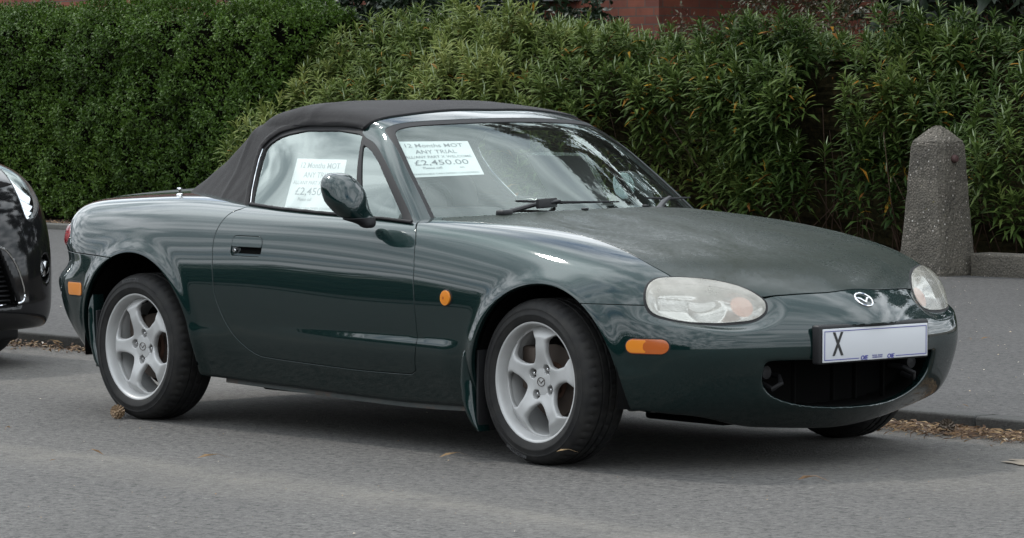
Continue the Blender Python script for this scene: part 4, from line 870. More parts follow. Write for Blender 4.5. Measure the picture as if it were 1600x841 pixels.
# ------------------------------------------------------------------ road, kerb, pavement, soil
def asphalt(name, base, seedx=0, patchy=1.0):
    m = mat(name, base, .9); t = NT(m); co_ = t.coord('Object'); mp = t.n('Mapping'); mp.inputs['Location'].default_value = (seedx, 0, 0); t.l(co_, mp.inputs[0]); co_ = mp.outputs[0]
    v = t.n('TexVoronoi'); v.inputs['Scale'].default_value = 110; t.l(co_, v.inputs[0]); v2 = t.n('TexVoronoi'); v2.inputs['Scale'].default_value = 210; t.l(co_, v2.inputs[0])
    b = np.array(base); n = t.noise(1.1, 7, .62, co_); n3 = t.noise(30, 6, .8, co_)
    c = t.ramp(n, [(.3, tuple(b*.86)), (.7, tuple(b*1.13))])
    st = t.ramp(v.outputs['Color'], [(0, .62), (.5, .95), (.9, 1.25), (1, 2.3)])
    c = t.mix(1.0, c, st, 'MULTIPLY'); c = t.mix(1.0, c, t.ramp(n3, [(.40, .28), (.475, .88), (.60, 1.22)]), 'MULTIPLY')  # dark pits: the shading of the grain is put into the colour
    lt = t.ramp(v2.outputs['Color'], [(.965, 0.), (.985, 1.)]); c = t.mix(t.math('MULTIPLY', lt, .5), c, (.24, .235, .22))
    # dust washed towards the middle of the lane and stains
    if patchy:
        sx = t.n('SeparateXYZ'); t.l(t.coord('Object'), sx.inputs[0]); yv = t.math('ADD', sx.outputs[1], t.math('MULTIPLY', t.noise(1.6, 5, .6, t.coord('Object', (.5, 1, 1))), .55))
        band = t.ramp(t.math('MULTIPLY', t.math('ADD', yv, 3), .33), [(.36, 0.), (.49, .9), (.55, .15), (.66, .0), (.86, .0), (.97, .30), (1, .5)])
        bn = t.ramp(t.noise(5, 6, .7), [(.35, .3), (.65, 1.)]); c = t.mix(t.math('MULTIPLY', t.math('MULTIPLY', band, bn), .60), c, (.15, .137, .117))
    t.l(c, t.b.inputs['Base Color'])
    h = t.math('ADD', t.math('MULTIPLY', v.outputs['Distance'], -1.0), t.math('MULTIPLY', n3, 1.6)); t.l(t.bump(h, .6, .008), t.b.inputs['Normal'])
    return m
def sheet(name, x0, x1, y0, y1, z, mt, nx=1, ny=1):
    X = np.linspace(x0, x1, nx+1); Y = np.linspace(y0, y1, ny+1); V = [(x, y, z) for y in Y for x in X]
    F_ = [(j*(nx+1)+i, j*(nx+1)+i+1, (j+1)*(nx+1)+i+1, (j+1)*(nx+1)+i) for j in range(ny) for i in range(nx)]
    return tag(mesh(name, V, F_, mt, smooth=False), kind='structure')
KY = 1.15; PZ = .065; SZG = .085
ROADM = asphalt('road asphalt', (.072, .0685, .0645)); PAVM = asphalt('pavement asphalt', (.052, .050, .0485), 7, 0)
gm = mat('far ground', (.08, .09, .05), .95); sheet('ground', -900, 900, -900, 900, -.012, gm)
sheet('road', -70, 50, -7.6, KY, 0, ROADM); sheet('pavement', -70, 50, KY+.125, 9.02, PZ, PAVM); sheet('far_pavement', -70, 50, -10, -7.72, PZ, PAVM)
def concrete(name, base, pebble=0):
    m = mat(name, base, .88); t = NT(m); b = np.array(base); n = t.noise(5, 7, .65); c = t.ramp(n, [(.3, tuple(b*.65)), (.55, tuple(b)), (.75, tuple(b*1.25))])
    n3 = t.noise(90, 4, .7); c = t.mix(1., c, t.ramp(n3, [(.3, .6), (.6, 1.15)]), 'MULTIPLY')
    h = n3
    if pebble:
        v = t.n('TexVoronoi'); v.inputs['Scale'].default_value = 66; v.inputs['Randomness'].default_value = 1; t.l(t.coord(), v.inputs[0])
        pc_ = t.ramp(v.outputs['Color'], [(0, (.02, .018, .016)), (.35, (.055, .048, .04)), (.6, (.10, .085, .068)), (.82, (.15, .13, .11)), (.91, (.34, .31, .28)), (1, (.55, .53, .5))])
        rim_ = t.ramp(v.outputs['Distance'], [(.30, 1.), (.46, 0.)]); c = t.mix(t.math('MULTIPLY', rim_, 1.0), c, pc_)
        li = t.ramp(t.noise(11, 6, .75), [(.66, 0.), (.72, .8)]); c = t.mix(li, c, (.20, .17, .045)); h = t.math('SUBTRACT', n3, t.math('MULTIPLY', v.outputs['Distance'], 1.4))
    t.l(c, t.b.inputs['Base Color']); t.l(t.bump(h, .7, .006), t.b.inputs['Normal']); return m
KM = concrete('kerb stone', (.034, .034, .032))
b_ = MB(); x_ = -40.0; k = 0
rk = np.random.default_rng(3)
while x_ < 30:
    L_ = .915; b_.box((x_+L_/2, KY+.0625, PZ/2-.05), (L_-.006, .125-.004+rk.uniform(-.002, .002), PZ+.104+rk.uniform(-.002, .003)), .012); x_ += L_
ko = b_.build('kerb', KM); tag(ko, kind='structure')
b_ = MB().box((-10, -7.66, PZ/2-.05), (100, .12, PZ+.1), .012); tag(b_.build('far_kerb', KM), kind='structure')
soil = mat('leaf-strewn soil', (.035, .022, .014), .95); t = NT(soil); v = t.n('TexVoronoi'); v.inputs['Scale'].default_value = 28; t.l(t.coord(), v.inputs[0]); c = t.ramp(v.outputs['Color'], [(0, (.02, .013, .01)), (.6, (.055, .03, .018)), (.9, (.12, .06, .03)), (1, (.16, .11, .05))]); t.l(c, t.b.inputs['Base Color']); t.l(t.bump(v.outputs['Distance'], .8, .02), t.b.inputs['Normal'])
sheet('soil_bed', -70, 50, 9.16, 60, SZG, soil)
# ------------------------------------------------------------------ concrete gatepost and low wall
pm = concrete('pebble-faced concrete', (.072, .064, .050), 1)
def bollard():
    cx, cy = -6.68, 8.90; V = []; F_ = []
    def ringp(hx, hy, ch, z): return [(cx+a*hx+(-a*ch if kk else 0), cy+b*hy+(-b*ch if not kk else 0), z) for a, b, kk in ((1, -1, 1), (1, -1, 0), (1, 1, 0), (1, 1, 1), (-1, 1, 1), (-1, 1, 0), (-1, -1, 0), (-1, -1, 1))]
    lv = [(.200, .175, .018, PZ-.03), (.200, .175, .018, PZ+.02), (.170, .154, .03, .50), (.150, .136, .040, .915), (.140, .126, .040, .950), (.060, .054, .020, 1.022), (.014, .013, .004, 1.050)]
    for q in lv: V += ringp(*q)
    for i in range(len(lv)-1):
        for k in range(8): F_.append((i*8+k, i*8+(k+1) % 8, (i+1)*8+(k+1) % 8, (i+1)*8+k))
    F_.append(tuple(range(8))[::-1]); F_.append(tuple((len(lv)-1)*8+k for k in range(8)))
    o = MB().add(V, F_).build('gatepost', pm, smooth=False)
    bm = bmesh.new(); bm.from_mesh(o.data); bmesh.ops.subdivide_edges(bm, edges=bm.edges[:], cuts=7, use_grid_fill=True)
    for v_ in bm.verts:
        r_ = np.random.default_rng(int(abs(v_.co.x*7919+v_.co.y*104729+v_.co.z*1299709)*10) % 2**31).normal(0, .0016, 3); v_.co += Vector(r_)
    bm.to_mesh(o.data); bm.free(); tag(o, 'tapered pebble-faced concrete post with a blunt pointed top, beside the low wall', 'post')
    kn = MB().lathe([(0, .03), (.020, .026), (.027, .012), (.027, 0), (.020, -.01)], 20, 'x', (cx+.158, cy-.02, .835)).build('rusty_stud', mat('rusty iron', (.05, .022, .02), .7), o)
bollard()
wm = concrete('weathered low wall concrete', (.07, .068, .06), 0); t = NT(wm)
b_ = MB()
x_ = -6.42
b_.box((-3.0, 9.06, .10), (6.9, .20, .23), .02); o = b_.build('low_wall', pm); tag(o, 'low kerb-high concrete wall running right from the foot of the post', 'wall')
b_ = MB().box((-26, 9.10, .07), (38, .14, .09), .015); tag(b_.build('edging', wm), 'low mossy concrete edging at the foot of the hedges left of the post', 'edging')
# ------------------------------------------------------------------ foliage
def leaves(P, D, U, L, Wd, bend=.25, tint=None, wide=.45):
    """lance-shaped leaves: P base, D direction, U face normal; 6 vertices and 6 triangles each"""
    n = len(P); D = D/np.linalg.norm(D, axis=1, keepdims=True); Sx = np.cross(D, U); Sx /= np.maximum(np.linalg.norm(Sx, axis=1, keepdims=True), 1e-6); U = np.cross(Sx, D)
    L = L[:, None]; Wd = Wd[:, None]; m1 = P+D*L*wide+U*L*bend*.28
    V = np.stack([P, m1+Sx*Wd/2+U*Wd*.18, m1, m1-Sx*Wd/2+U*Wd*.18, P+D*L*.78+U*L*bend*.16+Sx*0, P+D*L-U*L*bend*.2], 1)
    V[:, 4] = P+D*L*.80+U*L*bend*.18
    tri = np.array([[0, 1, 2], [0, 2, 3], [1, 5, 4], [1, 4, 2], [2, 4, 3], [4, 5, 3]])
    F_ = (tri[None]+(np.arange(n)*6)[:, None, None]).reshape(-1, 3); return V.reshape(-1, 3), F_, np.repeat(tint if tint is not None else rng.random(n), 6)
def foliage(name, P, D, U, L, Wd, mt, parent=None, **k):
    V, F_, tn = leaves(P, D, U, L, Wd, **k); o = mesh(name, V, F_, mt, parent, smooth=False); a = o.data.attributes.new('tint', 'FLOAT', 'POINT'); a.data.foreach_set('value', tn.astype(np.float32)); return o
def rnd(n, a, b): return rng.uniform(a, b, n)
def unit(n):
    v = rng.normal(size=(n, 3)); return v/np.linalg.norm(v, axis=1, keepdims=True)
class VN:
    def __init__(s, seed): s.g = np.random.default_rng(seed).random((32, 32, 32))
    def __call__(s, p):
        p = np.asarray(p); i = np.floor(p).astype(int); f = p-i; f = f*f*(3-2*f); r = 0
        for a in (0, 1):
            for b in (0, 1):
                for c in (0, 1): r = r+s.g[(i[:, 0]+a) % 32, (i[:, 1]+b) % 32, (i[:, 2]+c) % 32]*(f[:, 0] if a else 1-f[:, 0])*(f[:, 1] if b else 1-f[:, 1])*(f[:, 2] if c else 1-f[:, 2])
        return r
vn1 = VN(1); vn2 = VN(2)
# -- clipped privet hedge on the left
LM = leafmat('privet leaves', [(0, (.015, .035, .004)), (.35, (.030, .064, .006)), (.75, (.052, .100, .011)), (.95, (.080, .135, .018)), (1, (.11, .15, .04))], .55, .22); LM.node_tree.nodes['Principled BSDF'].inputs['Specular IOR Level'].default_value = .22
hg = empty('privet_hedge', (-19, 10.2, SZG), 'dense clipped dark green hedge of tiny leaves at the left', 'hedge')
def hedge_box(x0, x1, y0, y1, z1, n, parent, org):
    # twig positions on front, top and right end
    ar = [(x1-x0)*z1, (x1-x0)*(y1-y0)*.8, (y1-y0)*z1*.5]; tot = sum(ar); A = []; Nr = []
    k = int(n*ar[0]/tot); A.append(np.stack([rnd(k, x0, x1), np.full(k, y0), rnd(k, .02, z1)], 1)); Nr.append(np.tile([0, -1, 0.], (k, 1)))
    k = int(n*ar[1]/tot); A.append(np.stack([rnd(k, x0, x1), rnd(k, y0, y0+.8*(y1-y0)), np.full(k, z1)], 1)); Nr.append(np.tile([0, 0, 1.], (k, 1)))
    k = int(n*ar[2]/tot); A.append(np.stack([np.full(k, x1), rnd(k, y0, y0+.5*(y1-y0)), rnd(k, .05, z1)], 1)); Nr.append(np.tile([1., 0, 0], (k, 1)))
    A = np.concatenate(A); Nr = np.concatenate(Nr)
    # soft edges and lumps
    ez = ramp(A[:, 2], z1-.28, z1)*(Nr[:, 1] < 0); A[:, 1] += ez**2*.16; A[:, 2] -= ramp(A[:, 1], y0+.1, y0+.9)*(Nr[:, 2] > 0)*.10
    bump_ = (vn1(A*1.3)-.5)*.18+(vn2(A*4.2)-.5)*.24+(vn1(A*9+5)-.5)*.12
    A += Nr*(bump_-rng.exponential(.030, len(A))+.02)[:, None]; A[:, 0] += (A[:, 2]-1)*.0
    m_ = 7; tw = rng.normal(0, .45, (len(A), 3))+Nr*.8+np.array([0, 0, .55]); tw /= np.linalg.norm(tw, axis=1, keepdims=True)
    P = np.repeat(A, m_, 0); T_ = np.repeat(tw, m_, 0); s_ = np.tile(np.linspace(0, .085, m_), len(A)); P = P+T_*s_[:, None]
    Dv = T_*.55+unit(len(P))*.8; U = T_+rng.normal(0, .35, P.shape)
    tint = np.clip(np.repeat(vn2(A*2.1)*.5+rng.random(len(A))*.35, m_)+.30*(s_/.085)*rng.random(len(P)), 0, 1)
    P[:, 2] += SZG
    return foliage('foliage', P-np.array(org), Dv, U, rnd(len(P), .028, .046), rnd(len(P), .013, .020), LM, parent, tint=tint, bend=.2)
hedge_box(-22.2, -15.0, 9.95, 11.1, 1.90, 20000, hg, (-19, 10.2, SZG))
core = mat('hedge core in shade colour', (.006, .006, .004), .95, spec=0)  # near-black solid core: the shade between the leaves is its colour
def corebox(x0, x1, y0, y1, z1, parent, org, step=.16, amp=.09, mt=None, name='dark_core'):
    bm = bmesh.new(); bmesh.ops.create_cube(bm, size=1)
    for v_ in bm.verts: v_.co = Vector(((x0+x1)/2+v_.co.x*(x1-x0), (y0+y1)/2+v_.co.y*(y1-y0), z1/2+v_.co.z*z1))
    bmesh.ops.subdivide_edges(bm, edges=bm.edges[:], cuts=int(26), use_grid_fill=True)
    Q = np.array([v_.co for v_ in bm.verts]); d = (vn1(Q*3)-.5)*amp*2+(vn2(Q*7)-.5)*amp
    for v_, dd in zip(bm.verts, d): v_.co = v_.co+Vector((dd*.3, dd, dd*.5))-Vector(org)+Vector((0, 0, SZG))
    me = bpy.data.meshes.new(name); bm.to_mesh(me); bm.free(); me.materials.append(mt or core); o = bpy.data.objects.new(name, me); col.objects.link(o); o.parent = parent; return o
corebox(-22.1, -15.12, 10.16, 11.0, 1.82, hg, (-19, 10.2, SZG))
# -- loose shrub row: upright shoots with whorls of long leaves and pale flower spikes
SM = leafmat('long shrub leaves', [(0, (.014, .030, .007)), (.3, (.033, .060, .012)), (.55, (.066, .100, .022)), (.8, (.110, .145, .036)), (.95, (.165, .190, .055)), (.955, (.26, .17, .018)), (.985, (.26, .12, .015)), (1, (.11, .045, .015))], .6, .20); SM.node_tree.nodes['Principled BSDF'].inputs['Specular IOR Level'].default_value = .12
SPM = mat('pale flower spike', (.22, .27, .15), .6); TW = mat('bare twigs', (.055, .036, .026), .9, spec=.1)
def shrub_row(x0, x1, yf, org, parent, n, top):
    # front face height profile
    cc = rnd(190, x0, x1); xs = np.clip(cc[rng.integers(0, 190, n)]+rng.normal(0, .085, n), x0, x1); kind = rng.random(n); 
    front = kind < .74; z = np.where(front, .16+rng.random(n)**.85*(1.0), 1.0); tp = top(xs)
    zb = np.where(front, z*tp*.93, tp*.96); y = np.where(front, yf+(vn1(np.stack([xs*.9, zb*1.3, xs*0+3], 1))-.5)*.75+.30*ramp(zb/tp, .62, 1.0)**2*1.4+.20*ramp(-zb, -.5, -.1)*(vn2(np.stack([xs*1.5, xs*0, xs*0], 1))), yf+.25+rng.random(n)*1.1)
    keep = (zb > .48) | (vn2(np.stack([xs*1.2, xs*0+9, xs*0], 1)) > .50+.25*(xs > -9)); xs, zb, y, front = xs[keep], zb[keep], y[keep], front[keep]; n = len(xs)
    A = np.stack([xs, y, zb+SZG], 1); A[:, 1] += rng.normal(0, .06, n)
    ax = np.stack([rng.normal(0, .15, n), rng.normal(-.14, .15, n)*front+rng.normal(0, .15, n)*~front, np.ones(n)], 1); low = ramp(-zb, -.7, -.2); ax[:, 1] -= low*.5; ax /= np.linalg.norm(ax, axis=1, keepdims=True)
    m_ = 26; ln = rnd(n, .17, .32); s_ = np.tile(np.linspace(0, 1, m_), n)**.8; P = np.repeat(A, m_, 0)+np.repeat(ax*ln[:, None], m_, 0)*(s_-1)[:, None]
    axr = np.repeat(ax, m_, 0); az = np.tile(np.arange(m_)*2.4, n)+np.repeat(rnd(n, 0, 6.28), m_)+rng.normal(0, .2, n*m_)
    e1 = np.cross(axr, np.tile([1., 0, 0], (n*m_, 1))); e1 /= np.linalg.norm(e1, axis=1, keepdims=True); e2 = np.cross(axr, e1); rad = e1*np.cos(az)[:, None]+e2*np.sin(az)[:, None]
    op = np.clip(R_(108)-s_*R_(82)+rng.normal(0, .18, n*m_), R_(14), R_(150)); Dv = axr*np.cos(op)[:, None]+rad*np.sin(op)[:, None]; Dv[:, 2] -= .10+.25*(1-s_)
    tint = np.clip(np.repeat(.16+.5*vn1(np.stack([xs, zb*1.4, y], 1)*1.1)+rng.normal(0, .09, n)+.16-.38*ramp(xs, -13.5, -8.5), m_)+.24*s_+rng.normal(0, .07, n*m_), 0, .945)  # sunlit left end and darker right end are put into the leaf tint
    yl = (rng.random(n*m_) < .05*(1-s_)*np.repeat(rng.random(n) < .30, m_)*3); tint = np.where(yl, rnd(n*m_, .955, 1), tint)
    L = rnd(n*m_, .105, .158)*(1-.45*s_**4); foliage('foliage', P-np.array(org), Dv, axr+rng.normal(0, .15, P.shape), L, L*rnd(n*m_, .17, .23), SM, parent, tint=tint, bend=.30)
    # flower spikes on a share of the shoots, more along the top
    k = np.where(rng.random(n) < np.where(front, .30, .75))[0]; V = []; F_ = []
    for i in k:
        h_ = rng.uniform(.06, .125); b0 = A[i]-np.array(org)-ax[i]*.01; w_ = .0075; a_ = ax[i]+rng.normal(0, .12, 3)
        for q in range(5):
            t_ = q/4; r_ = w_*(1-t_**2.2)*(.7 if q == 0 else 1)+.0006; c_ = b0+a_*h_*t_
            V += [c_+np.array([r_, 0, 0]), c_+np.array([0, r_, 0]), c_+np.array([-r_, 0, 0]), c_+np.array([0, -r_, 0])]
        o_ = len(V)-20; F_ += [(o_+q*4+u, o_+q*4+(u+1) % 4, o_+(q+1)*4+(u+1) % 4, o_+(q+1)*4+u) for q in range(4) for u in range(4)]
    mesh('flower_spikes', np.array(V), np.array(F_), SPM, parent)['kind'] = 'stuff'
    b_ = MB()
    for i in range(170):
        x_ = rng.uniform(x0, x1); a_ = np.array([x_, yf+rng.uniform(.22, .6), SZG-.01]); d_ = np.array([rng.normal(0, .45), rng.normal(-.05, .25), 1.]); h_ = rng.uniform(.4, 1.1)
        p1 = a_+d_*h_*.5+rng.normal(0, .04, 3); p2 = a_+d_*h_+rng.normal(0, .06, 3); b_.tube([tuple(q-np.array(org)) for q in (a_, p1, p2)], [.006, .004, .0025], 5)
    b_.build('stems', TW, parent, auto=0)
def topz(x):
    return np.interp(x, [-15.4, -15.2, -14.9, -14.6, -14.1, -13.2, -12.3, -11.3, -10.5, -9.5, -8, -6.6, -5.5, -3, 0], [.5, 1.16, 1.48, 1.62, 1.72, 1.82, 1.82, 1.66, 1.56, 1.64, 1.68, 1.60, 1.56, 1.62, 1.6])
sh = empty('shrub_hedge', (-10, 10, SZG), 'loose hedge of upright shoots with long narrow leaves and pale spikes behind the car', 'hedge')
shrub_row(-15.3, -2.6, 9.75, (-10, 10, SZG), sh, 2500, topz)
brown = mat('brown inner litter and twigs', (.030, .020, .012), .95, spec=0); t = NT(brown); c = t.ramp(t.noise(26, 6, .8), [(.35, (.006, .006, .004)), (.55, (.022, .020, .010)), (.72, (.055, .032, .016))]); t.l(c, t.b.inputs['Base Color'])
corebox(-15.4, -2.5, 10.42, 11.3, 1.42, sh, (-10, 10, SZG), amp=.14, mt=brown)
# grass tufts by the low wall
GM = leafmat('grass blades', [(0, (.02, .045, .01)), (.7, (.045, .085, .02)), (1, (.13, .13, .05))], .5, .3)
n = 5200; P = np.stack([rnd(n, -7, -2.5), 9.18+rng.exponential(.16, n), np.full(n, SZG)], 1); D = np.stack([rng.normal(0, .35, n), rng.normal(-.1, .35, n), np.ones(n)], 1)
k_ = vn1(P*2.2) > .42; P, D = P[k_], D[k_]; n = len(P); o = foliage('grass', P, D, unit(n), rnd(n, .04, .13), rnd(n, .003, .006), GM, bend=.5); tag(o, kind='stuff')
# -- dead leaves on the soil, and litter in the gutter
DL = leafmat('dead leaves', [(0, (.025, .013, .008)), (.5, (.07, .036, .018)), (.8, (.15, .085, .036)), (.95, (.25, .17, .085)), (1, (.42, .37, .31))], .8, .1)
def litter(name, xy, z, L0, L1, flat=.25, wr=.45, tint=None, pile=0.0):
    n = len(xy); P = np.column_stack([xy, np.full(n, z)+rng.random(n)*pile]); a = rnd(n, 0, 6.28); D = np.stack([np.cos(a), np.sin(a), rng.normal(.08, flat, n)], 1); U = np.stack([rng.normal(0, .35, n), rng.normal(0, .35, n), np.ones(n)], 1)
    L = rnd(n, L0, L1); o = foliage(name, P, D, U, L, L*rnd(n, wr*.6, wr*1.2), DL, tint=tint, bend=.35); return tag(o, kind='stuff')
n = 9000; litter('fallen_leaves', np.column_stack([rnd(n, -20, -2), 9.2+rng.exponential(.35, n)]), SZG+.004, .02, .055, .3)
n = 2600; gx = np.concatenate([rnd(1500, -.1, 2.2), rnd(1100, -7.4, -4.6)]); litter('gutter_leaves', np.column_stack([gx, KY-.012-np.abs(rng.normal(0, .085, n))*(.4+vn1(np.column_stack([gx*1.6, gx*0, gx*0])))]), .004, .010, .040, .3, .42, rnd(n, .2, 1)**.8, .022)
n = 2600; gx = rnd(n, -.2, 2.2); litter('pine_needles', np.column_stack([gx, KY-.01-np.abs(rng.normal(0, .11, n))]), .004, .035, .085, .12, .028, rnd(n, .3, .97), .02)
n = 900; litter('petals', np.column_stack([rnd(n, -9, 1.5), rnd(n, KY+.2, 9)]), PZ+.003, .006, .016, .2, .8, rnd(n, .97, 1))
n = 420; litter('road_specks', np.column_stack([rnd(n, -7, 3), rnd(n, -4, KY-.3)]), .003, .004, .009, .2, .7, rnd(n, .8, 1))
n = 60; litter('straws', np.column_stack([rnd(n, -6, 3), rnd(n, -3, 6)]), PZ+.004, .06, .14, .02, .03, rnd(n, .7, .95))
n = 6; litter('road_straws', np.column_stack([rnd(n, -6, 2.5), rnd(n, -2.6, KY-.1)]), .004, .04, .08, .02, .02, rnd(n, .7, .95))
# -- sandy patch at the right edge of the road
sp = mat('spilled sand', (.18, .15, .115), .95); cx, cy = 1.13, .50; b_ = MB(); V = [(cx, cy, .010)]; k = 36
for i in range(k):
    a = 2*math.pi*i/k; r_ = (1+.25*math.sin(3*a+1)+.15*math.sin(7*a))*1.0; V.append((cx+.17*r_*math.cos(a), cy+.075*r_*math.sin(a), .0045))
b_.add(V, [(0, 1+i, 1+(i+1) % k) for i in range(k)]); tag(b_.build('sand_patch', sp), kind='stuff')
# ------------------------------------------------------------------ pine cones
def cone(loc, sc_, label, dark):
    mt_ = mat('cone scales', (.05, .035, .022) if dark else (.17, .11, .06), .7); b_ = MB(); n_ = 58
    for i in range(n_):
        t_ = i/n_; z_ = -.5+t_; r_ = .40*math.sin(math.pi*min(1, t_*.92+.1))**.7; a = i*2.39996; c_, s_ = math.cos(a), math.sin(a)
        p = Vector((r_*c_, r_*s_, z_)); o_ = Vector((c_, s_, .35)).normalized(); sd_ = Vector((-s_, c_, 0)); h_ = .20
        V = [p*.3+Vector((0, 0, z_*.7)), p+sd_*.13-o_*.02, p+o_*h_+sd_*.08+Vector((0, 0, .05)), p+o_*(h_+.04)+Vector((0, 0, .11)), p+o_*h_-sd_*.08+Vector((0, 0, .05)), p-sd_*.13-o_*.02, p+o_*h_*.5+Vector((0, 0, .09))]
        V = [tuple(v*sc_) for v in V]; b_.add(V, [(0, 1, 6), (1, 2, 6), (2, 3, 6), (3, 4, 6), (4, 5, 6), (5, 0, 6), (0, 5, 4, 3, 2, 1)])
    b_.lathe([(0, -.46*sc_), (.22*sc_, -.3*sc_), (.25*sc_, 0), (.1*sc_, .42*sc_), (0, .5*sc_)], 12, 'z')
    o = b_.build('pine_cone', mt_, smooth=False, auto=0); o.location = loc; o.rotation_euler = (R_(72), R_(20), R_(30)); tag(o, label, 'pine cone', 'pine cones on the road')
cone((-2.345, -.845, .026), .048, 'small brown open pine cone on the road against the rear tyre', False)
cone((.225, 1.04, .030), .052, 'blackened pine cone among the dead leaves beside the kerb', True)
# ------------------------------------------------------------------ brick house behind the hedges
BM = mat('red brick', (.3, .1, .06), .85); t = NT(BM); br = t.n('TexBrick'); br.offset = .5
br.inputs['Scale'].default_value = 1; br.inputs['Mortar Size'].default_value = .006; br.inputs['Brick Width'].default_value = .225; br.inputs['Row Height'].default_value = .075; br.inputs['Bias'].default_value = -.1
br.inputs['Color1'].default_value = (.17, .05, .028, 1); br.inputs['Color2'].default_value = (.11, .033, .022, 1); br.inputs['Mortar'].default_value = (.08, .058, .048, 1)
g = t.n('NewGeometry'); s1_ = t.n('SeparateXYZ'); t.l(g.outputs['Position'], s1_.inputs[0]); cbn = t.n('CombineXYZ'); t.l(t.math('ADD', s1_.outputs[0], s1_.outputs[1]), cbn.inputs[0]); t.l(s1_.outputs[2], cbn.inputs[1]); t.l(cbn.outputs[0], br.inputs[0])
c = t.mix(1., br.outputs[0], t.ramp(t.noise(3, 6, .7), [(.3, .7), (.7, 1.2)]), 'MULTIPLY'); t.l(c, t.b.inputs['Base Color']); t.l(t.bump(br.outputs['Fac'], -.6, .01), t.b.inputs['Normal'])
hs_ = empty('brick_house', (-20, 14, SZG), 'red brick house glimpsed over the tops of the hedges', 'house')
def bxp(name, c, d, mt_, par, bev=0): return MB().box((c[0]+20, c[1]-14, c[2]-SZG), d, bev).build(name, mt_, par)
bxp('wall', (-22.4, 16.9, 2.6), (18, 8, 5.1), BM, hs_); bxp('wall', (-11.3, 17.9, 2.6), (4.2, 6, 5.1), BM, hs_)
RM = mat('dark slate', (.06, .06, .065), .6); rf_ = MB(); rf_.add([(-32, 12.5, 5.1), (-8.8, 12.5, 5.1), (-8.8, 21.4, 5.1), (-32, 21.4, 5.1), (-28, 17, 8), (-12, 17, 8)], [(0, 1, 5, 4), (1, 2, 5), (2, 3, 4, 5), (3, 0, 4), (3, 2, 1, 0)])
rf_.V = [(a+20, b-14, c-SZG) for a, b, c in rf_.V]; rf_.build('roof', RM, hs_, smooth=False)
WF = mat('grey painted frame', (.32, .32, .34), .5); DG = mat('dark window glass', (.02, .025, .03), .06)
for cx in (-15.15, -18.6, -26.5):
    wn = bxp('window', (cx, 12.90, 2.85), (1.30, .10, 1.35), WF, hs_, .01); q = MB().box((0, 0, 0), (1.18, .02, 1.22)).build('pane', DG, wn); q.location = (cx+20, 12.842-14, 2.85-SZG)
    q = MB().box((0, 0, 0), (1.5, .16, .07), .01).build('sill', WF, wn); q.location = (cx+20, 12.85-14, 2.135-SZG)
# -- big-leaved plant and brown bush against the house
def clump(name, cen, rad, n, mt_, L, W_, parent=None, clus=.28, seed=1, trunk=True):
    g = np.random.default_rng(seed); k = max(6, n//90); c0 = g.normal(size=(k, 3)); c0 /= np.linalg.norm(c0, axis=1, keepdims=True); c0 = c0*(g.random((k, 1))**.45)*np.array(rad)
    idx = g.integers(0, k, n); P = c0[idx]+g.normal(0, 1, (n, 3))*clus*min(rad)*.6; P[:, 2] = np.maximum(P[:, 2], -cen[2]+.3)
    tint = np.clip(g.random(n)*.5+.4*g.random(k)[idx], 0, 1); D = unit(n)+P/np.array(rad)*.6; D[:, 2] -= .1
    return foliage('crown', P+np.array(cen), D, unit(n)+np.array([0, 0, .8]), rnd(n, L*.7, L*1.2), rnd(n, W_*.7, W_*1.2), mt_, parent, tint=tint)
TM = leafmat('dark evergreen foliage', [(0, (.006, .014, .006)), (.6, (.014, .030, .012)), (1, (.035, .055, .022))], .5, .15)
BMf = leafmat('bronze shrub foliage', [(0, (.03, .03, .014)), (.5, (.06, .06, .025)), (.8, (.085, .05, .03)), (1, (.11, .10, .05))], .5, .2)
db = empty('dark_bush', (-15.9, 12.0, SZG), 'very dark bush filling the gap above the clipped hedge', 'bush'); clump('crown', (0, 0, 1.6), (2.9, .45, .95), 26000, TM, .10, .04, db, seed=9)
MB().tube([(0, 0, 0), (.05, 0, .8), (0, 0, 1.6)], [.06, .045, .02]).build('stem', TW, db)
bb = empty('bronze_bush', (-11.2, 12.1, SZG), 'brownish bronze-leaved bush against the brick wall above the hedge', 'bush'); clump('crown', (0, 0, 1.35), (1.75, .45, .76), 11000, BMf, .05, .02, bb, seed=4)
MB().tube([(0, 0, 0), (.05, 0, .7), (0, 0, 1.3)], [.05, .035, .02]).build('stem', TW, bb)
gb = empty('broad_leaved_bush', (-14.9, 11.9, SZG), 'broad-leaved green bush below the house window', 'bush'); clump('crown', (0, 0, 1.40), (1.1, .35, .58), 900, leafmat('broad leaves', [(0, (.02, .05, .02)), (1, (.05, .10, .04))], .4, .2), .17, .10, gb, seed=6)
MB().tube([(0, 0, 0), (.05, 0, .7), (0, 0, 1.3)], [.05, .035, .02]).build('stem', TW, gb)
